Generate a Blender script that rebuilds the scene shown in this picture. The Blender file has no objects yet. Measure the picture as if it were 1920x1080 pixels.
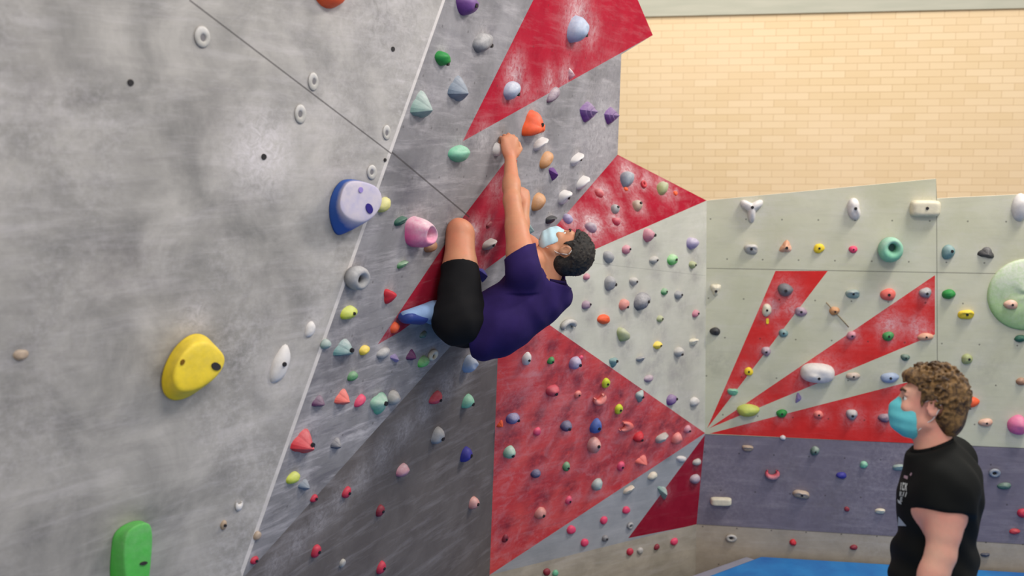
import bpy, bmesh, math, random
import numpy as np
from mathutils import Vector, Matrix
from mathutils.bvhtree import BVHTree

random.seed(7)
C = bpy.context.scene.collection
PI = math.pi

# ---------------------------------------------------------------- camera
F = 1867.0                       # focal length in pixels of the 1920 wide frame
TH = math.radians(7.3)           # camera looks down a little
CH = 2.52                        # camera height over the mat
CAM = np.array([0.0, 0.0, CH])
AX = np.array([1.0, 0, 0]); AU = np.array([0, math.sin(TH), math.cos(TH)]); AF = np.array([0, math.cos(TH), -math.sin(TH)])

def ray(px, py):
    return AX*((px-960)/F) + AU*((540-py)/F) + AF
def P(px, py, d):
    return CAM + ray(px, py)*d
def D(x, y, z):
    v = AX*x + AU*y + AF*z
    return v/np.linalg.norm(v)
def proj(p):
    q = np.asarray(p)-CAM
    z = q.dot(AF)
    return np.array([960+F*q.dot(AX)/z, 540-F*q.dot(AU)/z])
def unit(v):
    v = np.asarray(v, float); return v/np.linalg.norm(v)

cam_data = bpy.data.cameras.new('camera')
cam = bpy.data.objects.new('camera', cam_data); C.objects.link(cam)
cam.location = CAM
cam.rotation_euler = (PI/2-TH, 0, 0)
cam_data.sensor_width = 36.0
cam_data.lens = F/1920*36.0
cam_data.clip_end = 100
cam_data.dof.use_dof = True
cam_data.dof.focus_distance = 4.5
cam_data.dof.aperture_fstop = 1.9
bpy.context.scene.camera = cam

# ---------------------------------------------------------------- node helper
class NT:
    def __init__(s, name):
        s.mat = bpy.data.materials.new(name); s.mat.use_nodes = True
        s.t = s.mat.node_tree; s.b = s.t.nodes['Principled BSDF']
    def n(s, typ, **kw):
        nd = s.t.nodes.new(typ)
        for k, v in kw.items(): setattr(nd, k, v)
        return nd
    def put(s, sock, v):
        if isinstance(v, bpy.types.NodeSocket): s.t.links.new(v, sock)
        else:
            if isinstance(v, (tuple, list)) and len(v) == 3 and sock.type == 'RGBA': v = (*v, 1)
            sock.default_value = v
    def m(s, op, a, b=0.0, c=None, clamp=False):
        nd = s.n('ShaderNodeMath', operation=op, use_clamp=clamp)
        s.put(nd.inputs[0], a); s.put(nd.inputs[1], b)
        if c is not None: s.put(nd.inputs[2], c)
        return nd.outputs[0]
    def vm(s, op, a, b):
        nd = s.n('ShaderNodeVectorMath', operation=op)
        s.put(nd.inputs[0], a); s.put(nd.inputs[1], b)
        return nd.outputs['Value'] if op in ('DOT_PRODUCT', 'LENGTH', 'DISTANCE') else nd.outputs[0]
    def mix(s, f, a, b, mode='MIX'):
        nd = s.n('ShaderNodeMix', data_type='RGBA', blend_type=mode)
        s.put(nd.inputs[0], f); s.put(nd.inputs[6], a); s.put(nd.inputs[7], b)
        return nd.outputs[2]
    def noise(s, vec, scale, detail=4.0, rough=0.55, dist=0.0):
        nd = s.n('ShaderNodeTexNoise')
        if vec is not None: s.put(nd.inputs['Vector'], vec)
        nd.inputs['Scale'].default_value = scale; nd.inputs['Detail'].default_value = detail
        nd.inputs['Roughness'].default_value = rough; nd.inputs['Distortion'].default_value = dist
        return nd.outputs['Fac']
    def ramp(s, v, a, b):          # linear 0..1 between a and b
        nd = s.n('ShaderNodeMapRange'); nd.clamp = True
        s.put(nd.inputs[0], v); nd.inputs[1].default_value = a; nd.inputs[2].default_value = b
        return nd.outputs[0]
    def mapping(s, vec, rot=0.0, scale=(1, 1, 1)):
        nd = s.n('ShaderNodeMapping')
        s.put(nd.inputs[0], vec); nd.inputs['Rotation'].default_value = (0, 0, rot); nd.inputs['Scale'].default_value = scale
        return nd.outputs[0]
    def uv(s): return s.n('ShaderNodeTexCoord').outputs['UV']
    def obj(s): return s.n('ShaderNodeTexCoord').outputs['Object']
    def gen(s): return s.n('ShaderNodeTexCoord').outputs['Generated']
    def attr(s, name):
        nd = s.n('ShaderNodeAttribute'); nd.attribute_name = name; return nd.outputs['Fac']
    def bump(s, h, strength=0.2, dist=0.01):
        nd = s.n('ShaderNodeBump'); nd.inputs['Strength'].default_value = strength; nd.inputs['Distance'].default_value = dist
        s.put(nd.inputs['Height'], h); s.t.links.new(nd.outputs[0], s.b.inputs['Normal'])
    def done(s, col, rough=0.6, spec=0.3):
        s.put(s.b.inputs['Base Color'], col); s.put(s.b.inputs['Roughness'], rough)
        s.b.inputs['Specular IOR Level'].default_value = spec
        return s.mat

def lin(r, g, b):                # sRGB 0..255 -> linear
    f = lambda c: (c/255/12.92) if c/255 <= .04045 else ((c/255+.055)/1.055)**2.4
    return (f(r), f(g), f(b))

def simple(name, rgb, rough=0.6, spec=0.3, vary=0.12, scale=40):
    t = NT(name)
    c = lin(*rgb)
    n = t.noise(t.obj(), scale, 3)
    a = tuple(x*(1-vary) for x in c); b = tuple(min(1, x*(1+vary)) for x in c)
    return t.done(t.mix(n, a, b), rough, spec)

# ---------------------------------------------------------------- object helpers
def link(name, mesh, mat=None, parent=None):
    o = bpy.data.objects.new(name, mesh); C.objects.link(o)
    if mat is not None:
        for mm in (mat if isinstance(mat, (list, tuple)) else [mat]): mesh.materials.append(mm)
    if parent is not None: o.parent = parent
    return o
def mesh_from(name, verts, faces, smooth=True):
    me = bpy.data.meshes.new(name)
    me.from_pydata([tuple(map(float, v)) for v in verts], [], faces)
    me.update()
    if smooth:
        for p in me.polygons: p.use_smooth = True
    return me
def tag(o, label, cat, group=None):
    o['label'] = label; o['category'] = cat
    if group: o['group'] = group
    return o
def struct(o, label=None):
    o['kind'] = 'structure'
    if label: o['label'] = label
    return o
def tube_mesh(name, pts, r, seg=8):
    pts = [np.asarray(p, float) for p in pts]
    V = []; Fs = []
    up = np.array([0.123, 0.456, 0.88])
    for i, p in enumerate(pts):
        t = unit(pts[min(i+1, len(pts)-1)]-pts[max(i-1, 0)])
        a = unit(np.cross(t, up)); b = np.cross(t, a)
        for k in range(seg):
            th = 2*PI*k/seg
            V.append(p + r*(a*math.cos(th)+b*math.sin(th)))
    for i in range(len(pts)-1):
        for k in range(seg):
            Fs.append((i*seg+k, i*seg+(k+1) % seg, (i+1)*seg+(k+1) % seg, (i+1)*seg+k))
    Fs.append(tuple(range(seg-1, -1, -1))); Fs.append(tuple((len(pts)-1)*seg+k for k in range(seg)))
    return mesh_from(name, V, Fs)

# ---------------------------------------------------------------- planes
class Plane:
    def __init__(s, a, b, c):
        s.p0 = np.asarray(a, float)
        n = unit(np.cross(np.asarray(b)-s.p0, np.asarray(c)-s.p0))
        if n.dot(CAM-s.p0) < 0: n = -n
        s.n = n
        h = np.cross((0, 0, 1), n)
        s.u = unit(h)                # horizontal in the plane
        if proj(s.p0+s.u*.01)[0] < proj(s.p0)[0]: s.u = -s.u
        s.v = unit(np.cross(n, s.u))
        if s.v[2] < 0: s.v = -s.v
    def at(s, px, py):
        r = ray(px, py)
        t = (s.p0-CAM).dot(s.n)/r.dot(s.n)
        return CAM+r*t
    def depth(s, px, py): return (s.at(px, py)-CAM).dot(AF)
    def st(s, p):
        q = np.asarray(p)-s.p0
        return np.array([q.dot(s.u), q.dot(s.v)])
    def stp(s, px, py): return s.st(s.at(px, py))

# key points of the climbing wall (pixel position, distance along the view axis)
Cm = P(1322, 812, 6.4)
a9 = math.radians(9)
RW = Plane(Cm, Cm+np.array([math.cos(a9), -math.sin(a9), 0]), Cm+np.array([0, 0, 1.0]))
Ct = RW.at(1325, 376); Cl = RW.at(1306, 983)
FLOOR_Z = -0.30
Et = P(835, 0, 3.9); Eb = P(455, 1080, 3.5); W = P(1158, 290, 5.8)
MP = Plane(Et, Eb, W)            # the big leaning wall
J = MP.at(938, 545)              # point where all the facets meet
FP = Plane(Et, Eb, P(0, 540, 2.75))
rk = ray(918, 1078); K = CAM + rk*((Cl[2]-CH)/rk[2])
X1 = MP.at(452, 1088)
R1P = Plane(W, Ct, J); F1P = Plane(Ct, Cm, J); RFP = Plane(Cm, J, K); GP = Plane(Cm, K, Cl)
KLP = Plane(K, Cl, Cl+np.array([0, 0, 1.0])); DP = Plane(J, K, X1)
BW = Plane(P(1560, 200, 9.0), P(1560, 200, 9.0)+RW.u, P(1560, 200, 9.0)+np.array([0, 0, 1.0]))

# ---------------------------------------------------------------- boards
def poly_board(name, plane, pts3, mat, edge_mat, thick=0.03, cell=0.04, fields=None, label=None):
    """a flat board: front face cut into small cells that carry the chalk / scuff attributes"""
    st = [plane.st(p) for p in pts3]
    area = sum(st[i][0]*st[(i+1) % len(st)][1]-st[(i+1) % len(st)][0]*st[i][1] for i in range(len(st)))
    if area < 0: st = st[::-1]
    bm = bmesh.new()
    vs = [bm.verts.new((s[0], s[1], 0)) for s in st]
    f = bm.faces.new(vs)
    lo = np.min(st, axis=0); hi = np.max(st, axis=0)
    for ax in (0, 1):
        k = math.floor(lo[ax]/cell)+1
        while k*cell < hi[ax]:
            co = [0, 0, 0]; co[ax] = k*cell; no = [0, 0, 0]; no[ax] = 1
            bmesh.ops.bisect_plane(bm, geom=bm.verts[:]+bm.edges[:]+bm.faces[:], plane_co=co, plane_no=no, dist=1e-5)
            k += 1
    bm.normal_update()
    for f in bm.faces:
        if f.normal.z < 0: f.normal_flip()
    n_front = len(bm.faces)
    # rim and back
    base = [bm.verts.new((s[0], s[1], 0)) for s in st]
    back = [bm.verts.new((s[0], s[1], -thick)) for s in st]
    m = len(st)
    for i in range(m):
        ff = bm.faces.new((base[i], back[i], back[(i+1) % m], base[(i+1) % m])); ff.material_index = 1
    ff = bm.faces.new(back[::-1]); ff.material_index = 1
    me = bpy.data.meshes.new(name); bm.to_mesh(me); bm.free()
    co = np.zeros(len(me.vertices)*3); me.vertices.foreach_get('co', co); co = co.reshape(-1, 3)
    uvl = me.uv_layers.new(name='UVMap')
    li = np.zeros(len(me.loops), dtype=np.int32); me.loops.foreach_get('vertex_index', li)
    uvl.data.foreach_set('uv', co[li][:, :2].astype(np.float32).ravel())
    for nm in ('chalk', 'scuff', 'streak'):
        a = me.attributes.new(nm, 'FLOAT', 'POINT')
        val = np.zeros(len(co), np.float32)
        for (cs, ct, r, amp, kind) in (fields or []):
            if kind != nm: continue
            d2 = ((co[:, 0]-cs)**2+(co[:, 1]-ct)**2)/(r*r)
            val = np.maximum(val, amp*np.exp(-d2)).astype(np.float32)
        a.data.foreach_set('value', val)
    o = link(name, me, [mat, edge_mat])
    M = Matrix(((plane.u[0], plane.v[0], plane.n[0], plane.p0[0]), (plane.u[1], plane.v[1], plane.n[1], plane.p0[1]),
                (plane.u[2], plane.v[2], plane.n[2], plane.p0[2]), (0, 0, 0, 1)))
    if np.cross(plane.u, plane.v).dot(plane.n) < 0:
        raise RuntimeError('left handed '+name)
    o.matrix_world = M
    struct(o, label)
    return o

def stripe_mask(t, uv, plane, pix):
    """1 inside a convex polygon given by pixels on the plane"""
    pts = [plane.stp(*q) for q in pix]
    c = np.mean(pts, axis=0)
    out = None
    for i in range(len(pts)):
        a, b = pts[i], pts[(i+1) % len(pts)]
        e = b-a; n = np.array([-e[1], e[0]]); n = n/np.linalg.norm(n)
        if n.dot(c-a) < 0: n = -n
        d = t.vm('DOT_PRODUCT', uv, (float(n[0]), float(n[1]), 0.0))
        s = t.m('GREATER_THAN', d, float(n.dot(a)))
        out = s if out is None else t.m('MULTIPLY', out, s)
    return out
def smear_angle(plane, a, b):
    d = plane.stp(*b)-plane.stp(*a)
    return -math.atan2(d[1], d[0])
def line_mask(t, uv, plane, p, q, wid):
    a, b = plane.stp(*p), plane.stp(*q)
    e = (b-a)/np.linalg.norm(b-a); n = np.array([-e[1], e[0]])
    L = np.linalg.norm(b-a)
    d = t.m('ABSOLUTE', t.m('SUBTRACT', t.vm('DOT_PRODUCT', uv, (float(n[0]), float(n[1]), 0.0)), float(n.dot(a))))
    m = t.m('LESS_THAN', d, wid)
    g = t.vm('DOT_PRODUCT', uv, (float(e[0]), float(e[1]), 0.0))
    m = t.m('MULTIPLY', m, t.m('GREATER_THAN', g, float(e.dot(a))))
    return t.m('MULTIPLY', m, t.m('LESS_THAN', g, float(e.dot(a))+L))

RED = lin(178, 44, 62); RED2 = lin(202, 44, 42)
CHALK = lin(222, 214, 216)
def board_mat(name, plane, colA, colB, paints=(), seams=(), smear=None, smear_amt=0.35, chalk_amt=0.0, tnut=None, mott=2.5,
              scuff=lin(60, 52, 66), seam_w=0.004, chalk_col=CHALK, wear=0.0, seam_amt=.7):
    t = NT(name); uv = t.uv()
    n1 = t.noise(uv, mott, 6, 0.62, 0.4)
    col = t.mix(t.ramp(n1, .3, .7), colA, colB)
    keep = None
    for (pix, pc) in paints:
        pcB = tuple(x*1.18+.004 for x in pc)
        pv = t.mix(t.ramp(t.noise(uv, 9, 5, .65), .35, .7), pc, pcB)
        sm = stripe_mask(t, uv, plane, pix)
        col = t.mix(sm, col, pv)
        if pc[0] > 3*pc[1]: keep = sm if keep is None else t.m('MAXIMUM', keep, sm)
    # gloss paint on the stripes holds less chalk
    keep = 1.0 if keep is None else t.m('SUBTRACT', 1.0, t.m('MULTIPLY', keep, .72))
    # rubber and chalk smears, drawn out along one direction
    if smear is not None:
        mv = t.mapping(uv, smear, (1.0, 7.0, 1.0))
        s1 = t.ramp(t.noise(mv, 2.6, 7, .70, .3), .50, .74)
        s2 = t.ramp(t.noise(mv, 3.4, 7, .72, .5), .50, .74)
        st_ = t.m('ADD', t.m('MULTIPLY', t.attr('streak'), .9), .75)
        s1 = t.m('MULTIPLY', s1, st_, clamp=True); s2 = t.m('MULTIPLY', s2, st_, clamp=True)
        col = t.mix(t.m('MULTIPLY', t.m('MULTIPLY', s1, smear_amt), keep), col, chalk_col)
        col = t.mix(t.m('MULTIPLY', t.m('MULTIPLY', s2, smear_amt*.8), keep), col, scuff)
    if wear > 0:
        w1 = t.ramp(t.noise(uv, 11, 7, .75, .6), .5, .72)
        col = t.mix(t.m('MULTIPLY', w1, wear), col, chalk_col)
    big = t.ramp(t.noise(uv, 1.3, 3, .5), .45, .7)
    spk = t.ramp(t.noise(uv, 42, 4, .7), .42, .66)
    ca = t.m('MULTIPLY', t.m('MULTIPLY', t.m('MULTIPLY', big, spk), chalk_amt), keep)
    hal = t.attr('chalk')
    hz = t.m('MULTIPLY', hal, t.m('ADD', t.m('MULTIPLY', t.ramp(t.noise(uv, 30, 5, .75, 1.0), .36, .62), .8), .2), clamp=True)
    cf = t.m('MAXIMUM', ca, hz)
    col = t.mix(cf, col, chalk_col)
    sc = t.m('MULTIPLY', t.attr('scuff'), t.ramp(t.noise(uv, 14, 5, .7), .3, .6), clamp=True)
    col = t.mix(sc, col, scuff)
    for (p, q) in seams:
        col = t.mix(t.m('MULTIPLY', line_mask(t, uv, plane, p, q, seam_w), seam_amt), col, lin(70, 66, 66))
    if tnut:
        su, sv, amt = tnut
        sep = t.n('ShaderNodeSeparateXYZ'); t.put(sep.inputs[0], uv)
        v = t.m('DIVIDE', sep.outputs[1], sv); row = t.m('FLOOR', v)
        u = t.m('ADD', t.m('DIVIDE', sep.outputs[0], su), t.m('MULTIPLY', t.m('FLOORED_MODULO', row, 2.0), .5))
        du = t.m('MULTIPLY', t.m('SUBTRACT', t.m('FRACT', u), .5), su); dv = t.m('MULTIPLY', t.m('SUBTRACT', t.m('FRACT', v), .5), sv)
        d = t.m('SQRT', t.m('ADD', t.m('MULTIPLY', du, du), t.m('MULTIPLY', dv, dv)))
        col = t.mix(t.m('MULTIPLY', t.m('LESS_THAN', d, .0056), amt), col, lin(60, 55, 52))
    t.bump(t.noise(uv, 120, 5, .7), .12, .004)
    return t.done(col, .8, .08)
# ---------------------------------------------------------------- the climbing holds
# colours of the cast plastic (sRGB)
PAL = dict(
    yellow=(248, 214, 36), lime=(205, 215, 50), paleyellow=(214, 206, 110), olive=(150, 155, 90), green=(38, 140, 62), grass=(70, 190, 60),
    dkgreen=(36, 96, 76), mint=(104, 190, 150), teal=(92, 140, 140), tealgrey=(128, 158, 150), blue=(46, 88, 170), deepblue=(58, 54, 150),
    skyblue=(142, 164, 196), navy=(44, 44, 104), purple=(104, 52, 132), plum=(88, 34, 84), lilac=(146, 128, 178), mauve=(150, 118, 140),
    pink=(226, 92, 150), hotpink=(232, 62, 106), crimson=(200, 34, 66), dkred=(140, 26, 48), red=(206, 40, 54), coral=(232, 104, 92),
    orange=(244, 92, 40), amber=(206, 138, 66), tan=(176, 150, 124), brown=(160, 110, 74), cream=(222, 212, 184), white=(216, 210, 206),
    grey=(140, 140, 142), midgrey=(112, 112, 116), slate=(84, 86, 98), black=(42, 42, 46), stone=(168, 164, 156), bluegrey=(108, 122, 140),
    salmon=(216, 132, 120), rose=(196, 110, 130), peach=(222, 160, 124), khaki=(160, 168, 110), limeball=(190, 200, 84), volgreen=(158, 196, 118))

HOLDS = {k: [] for k in ('F', 'M', 'R1', 'F1', 'RF', 'G', 'KL', 'D', 'R')}
GROUPS = dict(F='holds on the near grey wall', M='holds on the big leaning wall', R1='holds on the red triangle under the bricks',
              F1='holds on the pale triangular panel', RF='holds on the large red panel', G='holds on the grey strip in the corner',
              KL='holds on the left kickboard', D='holds on the dark grey panel', R='holds on the right wall')
def H(fc, x, y, w, h, kind, col, label, rot=0, chalk=0.25, bolt=1, dep=None, cat='climbing hold', name='climbing_hold', bx=0.0, by=0.05):
    HOLDS[fc].append(dict(x=x, y=y, w=w, h=h, kind=kind, col=col, label=label, rot=rot, chalk=chalk, bolt=bolt, dep=dep, cat=cat, name=name, bx=bx, by=by))

# near wall on the left
H('F', 362, 692, 120, 138, 'bigjug', 'yellow', 'big rounded yellow hold low on the near grey wall', rot=-24, chalk=.08, bolt=0, dep=.5)
H('F', 662, 390, 108, 106, 'bigjug', 'blue', 'big blue hold with chalky top at the edge of the near wall', rot=-22, chalk=.95, bolt=0, dep=.6)
H('F', 246, 1048, 80, 150, 'slab', 'grass', 'tall bright green hold at the bottom of the near wall', rot=-6, chalk=.12, bolt=0, dep=.5)
H('F', 625, -18, 62, 62, 'dome', 'orange', 'red orange hold cut off at the top of the near wall', chalk=.05, bolt=0)
H('F', 380, 70, 30, 40, 'ring', 'stone', 'pale pocket ring nearest the upper left seam on the near wall', chalk=.5, bolt=0, dep=.14, cat='hold', name='pocket_hold')
H('F', 588, 153, 19, 34, 'ring', 'stone', 'pale pocket ring just above the seam on the near wall', chalk=.5, bolt=0, dep=.14, cat='hold', name='pocket_hold')
H('F', 563, 214, 22, 36, 'ring', 'stone', 'pale pocket ring just under the seam on the near wall', chalk=.5, bolt=0, dep=.14, cat='hold', name='pocket_hold')
H('F', 725, 249, 15, 28, 'ring', 'stone', 'pale pocket ring beside the upper edge of the near wall', chalk=.5, bolt=0, dep=.14, cat='hold', name='pocket_hold')
H('F', 697, 323, 18, 28, 'ring', 'stone', 'pale pocket ring right above the big blue hold', chalk=.5, bolt=0, dep=.14, cat='hold', name='pocket_hold')
H('F', 528, 684, 30, 74, 'dome', 'white', 'long chalk white hold right of the big yellow hold', rot=-22, chalk=.9, bolt=1, dep=.3)
H('F', 583, 618, 18, 30, 'dome', 'white', 'small chalk white bump above the long white hold', rot=-20, chalk=.9, bolt=0, dep=.3)
H('F', 449, 943, 15, 26, 'crescent', 'white', 'small white crescent hold low by the edge of near wall', rot=-10, chalk=.8, bolt=0, dep=.3)
H('F', 420, 985, 12, 18, 'disc', 'tan', 'small tan screw plug below the white crescent hold', chalk=.1, bolt=1, cat='plug', name='screw_plug')
H('F', 40, 666, 28, 22, 'dome', 'tan', 'small brownish plug at the far left of the near wall', chalk=.2, bolt=0, dep=.25, cat='plug', name='screw_plug')
H('F', 245, 155, 16, 16, 'nut', 'slate', 'dark bolt hole insert in the upper left of near wall', bolt=0, chalk=0, cat='bolt hole', name='bolt_insert')
H('F', 495, 294, 13, 15, 'nut', 'slate', 'dark bolt hole insert in the white chalk patch', bolt=0, chalk=0, cat='bolt hole', name='bolt_insert')
H('F', 737, 92, 9, 14, 'nut', 'slate', 'dark bolt hole insert near the top edge of near wall', bolt=0, chalk=0, cat='bolt hole', name='bolt_insert')
H('F', 722, 300, 7, 12, 'nut', 'slate', 'dark bolt hole insert where the seam meets the edge', bolt=0, chalk=0, cat='bolt hole', name='bolt_insert')

# upper part of the leaning wall
H('M', 880, 10, 46, 40, 'jug', 'purple', 'purple hold at the top left of the leaning wall', rot=-20, chalk=.1)
H('M', 909, 80, 44, 34, 'dome', 'midgrey', 'dark grey dome hold below the purple hold at top', rot=8, chalk=.45, bx=.25, by=-.25)
H('M', 833, 111, 30, 28, 'jug', 'green', 'small bright green hold beside the near wall edge', rot=-25, chalk=.02, bx=.2, by=-.2)
H('M', 865, 169, 40, 54, 'fin', 'bluegrey', 'blue grey leaf shaped hold left of the upper red stripe', rot=-25, chalk=.35, bolt=0)
H('M', 797, 200, 42, 58, 'fin', 'tealgrey', 'grey teal wedge hold beside the near wall edge', rot=-18, chalk=.5, bolt=0)
H('M', 1087, 58, 40, 46, 'jug', 'skyblue', 'pale blue hold in the upper chalk cloud of the red stripe', rot=8, chalk=.4, bx=.1, by=-.2)
H('M', 963, 171, 34, 32, 'jug', 'skyblue', 'pale blue hold in the lower chalk cloud of the red stripe', rot=4, chalk=.55, bx=.1, by=-.2)
H('M', 1073, 139, 12, 22, 'fin', 'rose', 'small chalky pink sliver on the red stripe edge', rot=20, chalk=.8, bolt=0)
H('M', 1040, 178, 32, 20, 'dome', 'plum', 'maroon and white hold on the lower edge of red stripe', rot=12, chalk=.55, bolt=0)
H('M', 1004, 235, 48, 55, 'fan', 'orange', 'bright orange fan shaped hold above right of climber hand', rot=-6, chalk=.1)
H('M', 1108, 211, 40, 38, 'ridged', 'purple', 'ridged purple hold, left of the two near the bricks', rot=-25, chalk=.35, bolt=0)
H('M', 1150, 218, 33, 32, 'ridged', 'purple', 'ridged purple hold, right of the two near the bricks', rot=-25, chalk=.3, bolt=0)
H('M', 865, 290, 42, 34, 'jug', 'mint', 'mint green wedge hold at the tip of the red stripe', rot=-8, chalk=.3, bolt=0)
H('M', 936, 281, 20, 26, 'dome', 'white', 'white hold gripped by the climber upper hand', chalk=.6, bolt=0)
H('M', 1017, 270, 30, 20, 'crimp', 'white', 'white hold directly below the orange fan hold', rot=8, chalk=.6, bolt=0)
H('M', 1085, 299, 27, 19, 'crimp', 'white', 'white hold highest in the row left of red triangle', rot=8, chalk=.7)
H('M', 1096, 343, 27, 20, 'crimp', 'white', 'white hold touching the red triangle left edge', rot=8, chalk=.7, bolt=0)
H('M', 1062, 370, 24, 27, 'crimp', 'white', 'white hold lowest in the row left of red triangle', rot=0, chalk=.7)
H('M', 1027, 300, 30, 25, 'dome', 'amber', 'orange brown hold with white side above the small purple one', rot=10, chalk=.25, bolt=0)
H('M', 1012, 379, 28, 27, 'dome', 'amber', 'orange brown hold right of the climber forearm', rot=15, chalk=.15, bolt=0)
H('M', 1040, 325, 25, 18, 'fin', 'purple', 'small purple hold under the orange brown hold', rot=-60, chalk=.1, bolt=0)
H('M', 1035, 412, 23, 15, 'crimp', 'black', 'blackish green hold near the red triangle tip', rot=-10, chalk=.1, bolt=0)
H('M', 990, 428, 24, 46, 'fin', 'teal', 'grey teal fin hold behind the climber upper arm', rot=8, chalk=.5, bolt=0)
H('M', 921, 459, 28, 20, 'crimp', 'stone', 'grey white hold on the dark red stripe beside climber', rot=0, chalk=.4)
H('M', 918, 421, 14, 10, 'disc', 'dkred', 'small dark hold on the dark red stripe above climber knee', chalk=.1, bolt=0)
H('M', 908, 515, 28, 16, 'fin', 'deepblue', 'blue hold on white board beside the climber shirt', rot=-65, chalk=.1, bolt=0)
# lower part of the leaning wall
H('M', 722, 385, 28, 24, 'dome', 'paleyellow', 'pale yellow hold peeking out beside the big blue hold', rot=10, chalk=.3, bolt=0)
H('M', 754, 415, 22, 18, 'crimp', 'dkgreen', 'dark green hold above left of the pink cup hold', chalk=.1, bolt=0)
H('M', 792, 438, 52, 54, 'cup', 'pink', 'big pink cup hold with a chalked hollow beside climber knee', rot=-28, chalk=.75, bolt=0)
H('M', 810, 463, 26, 22, 'dome', 'brown', 'brown hold tucked under the pink cup hold', chalk=.1, bolt=0)
H('M', 757, 496, 20, 13, 'crimp', 'green', 'small green hold below the pink cup hold', chalk=.4, bolt=0)
H('M', 671, 522, 40, 46, 'ring', 'grey', 'grey ring hold beside the edge of the near wall', rot=-20, chalk=.45, bolt=0, dep=.5)
H('M', 733, 556, 26, 32, 'drop', 'red', 'red drop shaped hold left of the dark red stripe', rot=-30, chalk=.02, bolt=0)
H('M', 657, 587, 32, 25, 'dome', 'lime', 'lime yellow hold below the grey ring hold', rot=-10, chalk=.3)
H('M', 742, 615, 19, 16, 'dome', 'orange', 'orange foothold under the climber shoe on red stripe tip', rot=20, chalk=0, bolt=0)
H('M', 795, 628, 14, 12, 'dome', 'dkgreen', 'small dark green hold below the climber shoe', chalk=.3, bolt=0)
H('M', 613, 646, 18, 18, 'dome', 'tealgrey', 'dull grey green hold against the near wall edge', chalk=.4, bolt=0)
H('M', 652, 656, 44, 38, 'fin', 'teal', 'teal and white hold left of the small yellow hold', rot=-15, chalk=.6)
H('M', 685, 657, 20, 17, 'dome', 'yellow', 'small yellow hold in the row below the shoe', chalk=.25, bolt=0)
H('M', 721, 663, 27, 19, 'dome', 'grey', 'grey hold in the row right of small yellow hold', chalk=.35, bolt=0)
H('M', 743, 672, 22, 16, 'fin', 'lilac', 'small lilac hold left of the plum coloured hold', rot=-40, chalk=.3, bolt=0)
H('M', 774, 668, 20, 25, 'fin', 'plum', 'plum coloured pointed hold below the climber hips', rot=-25, chalk=.02, bolt=0)
H('M', 796, 679, 22, 20, 'dome', 'grass', 'light green hold beside the cream hold under the climber', chalk=.45, bolt=0)
H('M', 812, 666, 20, 18, 'ring', 'cream', 'cream ring hold beside the light green hold', chalk=.5, bolt=0)
H('M', 663, 706, 20, 17, 'dome', 'green', 'small green hold alone below the teal and white hold', chalk=.3, bolt=0)
H('M', 602, 755, 28, 26, 'fin', 'plum', 'dark purple hold at the left of the lower row', rot=-20, chalk=.3, bolt=0)
H('M', 647, 748, 30, 36, 'fin', 'coral', 'coral red hold second in the lower row', rot=-25, chalk=.2, bolt=0)
H('M', 677, 752, 25, 17, 'dome', 'hotpink', 'pink oval hold third in the lower row', rot=15, chalk=.1, bolt=0)
H('M', 714, 758, 34, 42, 'shield', 'mint', 'mint green diamond hold in the lower row', rot=5, chalk=.5)
H('M', 740, 748, 20, 28, 'jug', 'stone', 'grey white hold right of the mint diamond hold', rot=-15, chalk=.5, bolt=0)
H('M', 576, 833, 46, 54, 'fin', 'red', 'large red hold low beside the near wall edge', rot=-30, chalk=.25)
H('M', 634, 834, 22, 26, 'fin', 'slate', 'dark slate hold with pale top right of large red hold', rot=-30, chalk=.45, bolt=0)
H('M', 552, 897, 26, 21, 'dome', 'lime', 'lime yellow hold below the large red hold', rot=-10, chalk=.25, bolt=0)
H('M', 574, 911, 24, 24, 'fin', 'bluegrey', 'blue grey hold right of the low lime hold', rot=-35, chalk=.35, bolt=0)
H('M', 590, 935, 14, 14, 'disc', 'crimson', 'small crimson foothold under the blue grey hold', chalk=.05)
H('M', 484, 1005, 15, 14, 'disc', 'tan', 'small tan foothold against the bottom of near wall', chalk=.2, bolt=0)
H('M', 478, 1051, 16, 14, 'disc', 'crimson', 'crimson foothold at the lowest left beside near wall', chalk=.05)

# dark grey undercut panel
H('D', 819, 748, 27, 19, 'jug', 'crimson', 'crimson hold highest on the dark grey panel', chalk=.25)
H('D', 879, 754, 24, 22, 'dome', 'mint', 'green hold right of the crimson hold on dark panel', chalk=.3, by=-.1)
H('D', 883, 685, 24, 34, 'jug', 'skyblue', 'pale blue hold under the climber shirt on dark panel', rot=-35, chalk=.5, bolt=0)
H('D', 823, 818, 24, 26, 'dome', 'grey', 'grey round hold in the middle of the dark panel', chalk=.45, by=-.1)
H('D', 876, 853, 22, 24, 'dome', 'deepblue', 'deep blue round hold on the dark panel', chalk=.02)
H('D', 757, 884, 24, 22, 'jug', 'rose', 'white and red hold on the dark panel', rot=-10, chalk=.5, bolt=0)
H('D', 651, 924, 18, 18, 'disc', 'crimson', 'bright crimson foothold at the left on dark panel', chalk=.05)
H('D', 714, 958, 18, 18, 'disc', 'dkred', 'dark red foothold in the middle of dark panel', chalk=.02)
H('D', 890, 944, 20, 20, 'dome', 'salmon', 'pinkish tan hold near the red panel edge', chalk=.4)
H('D', 594, 1034, 20, 20, 'disc', 'crimson', 'crimson foothold at bottom left on dark panel', chalk=.05)
H('D', 716, 1065, 19, 21, 'disc', 'crimson', 'crimson foothold at bottom centre on dark panel', chalk=.05)
H('D', 643, 1056, 13, 13, 'disc', 'stone', 'small grey plug between the two bottom crimson footholds', chalk=.2, bolt=0)

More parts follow.
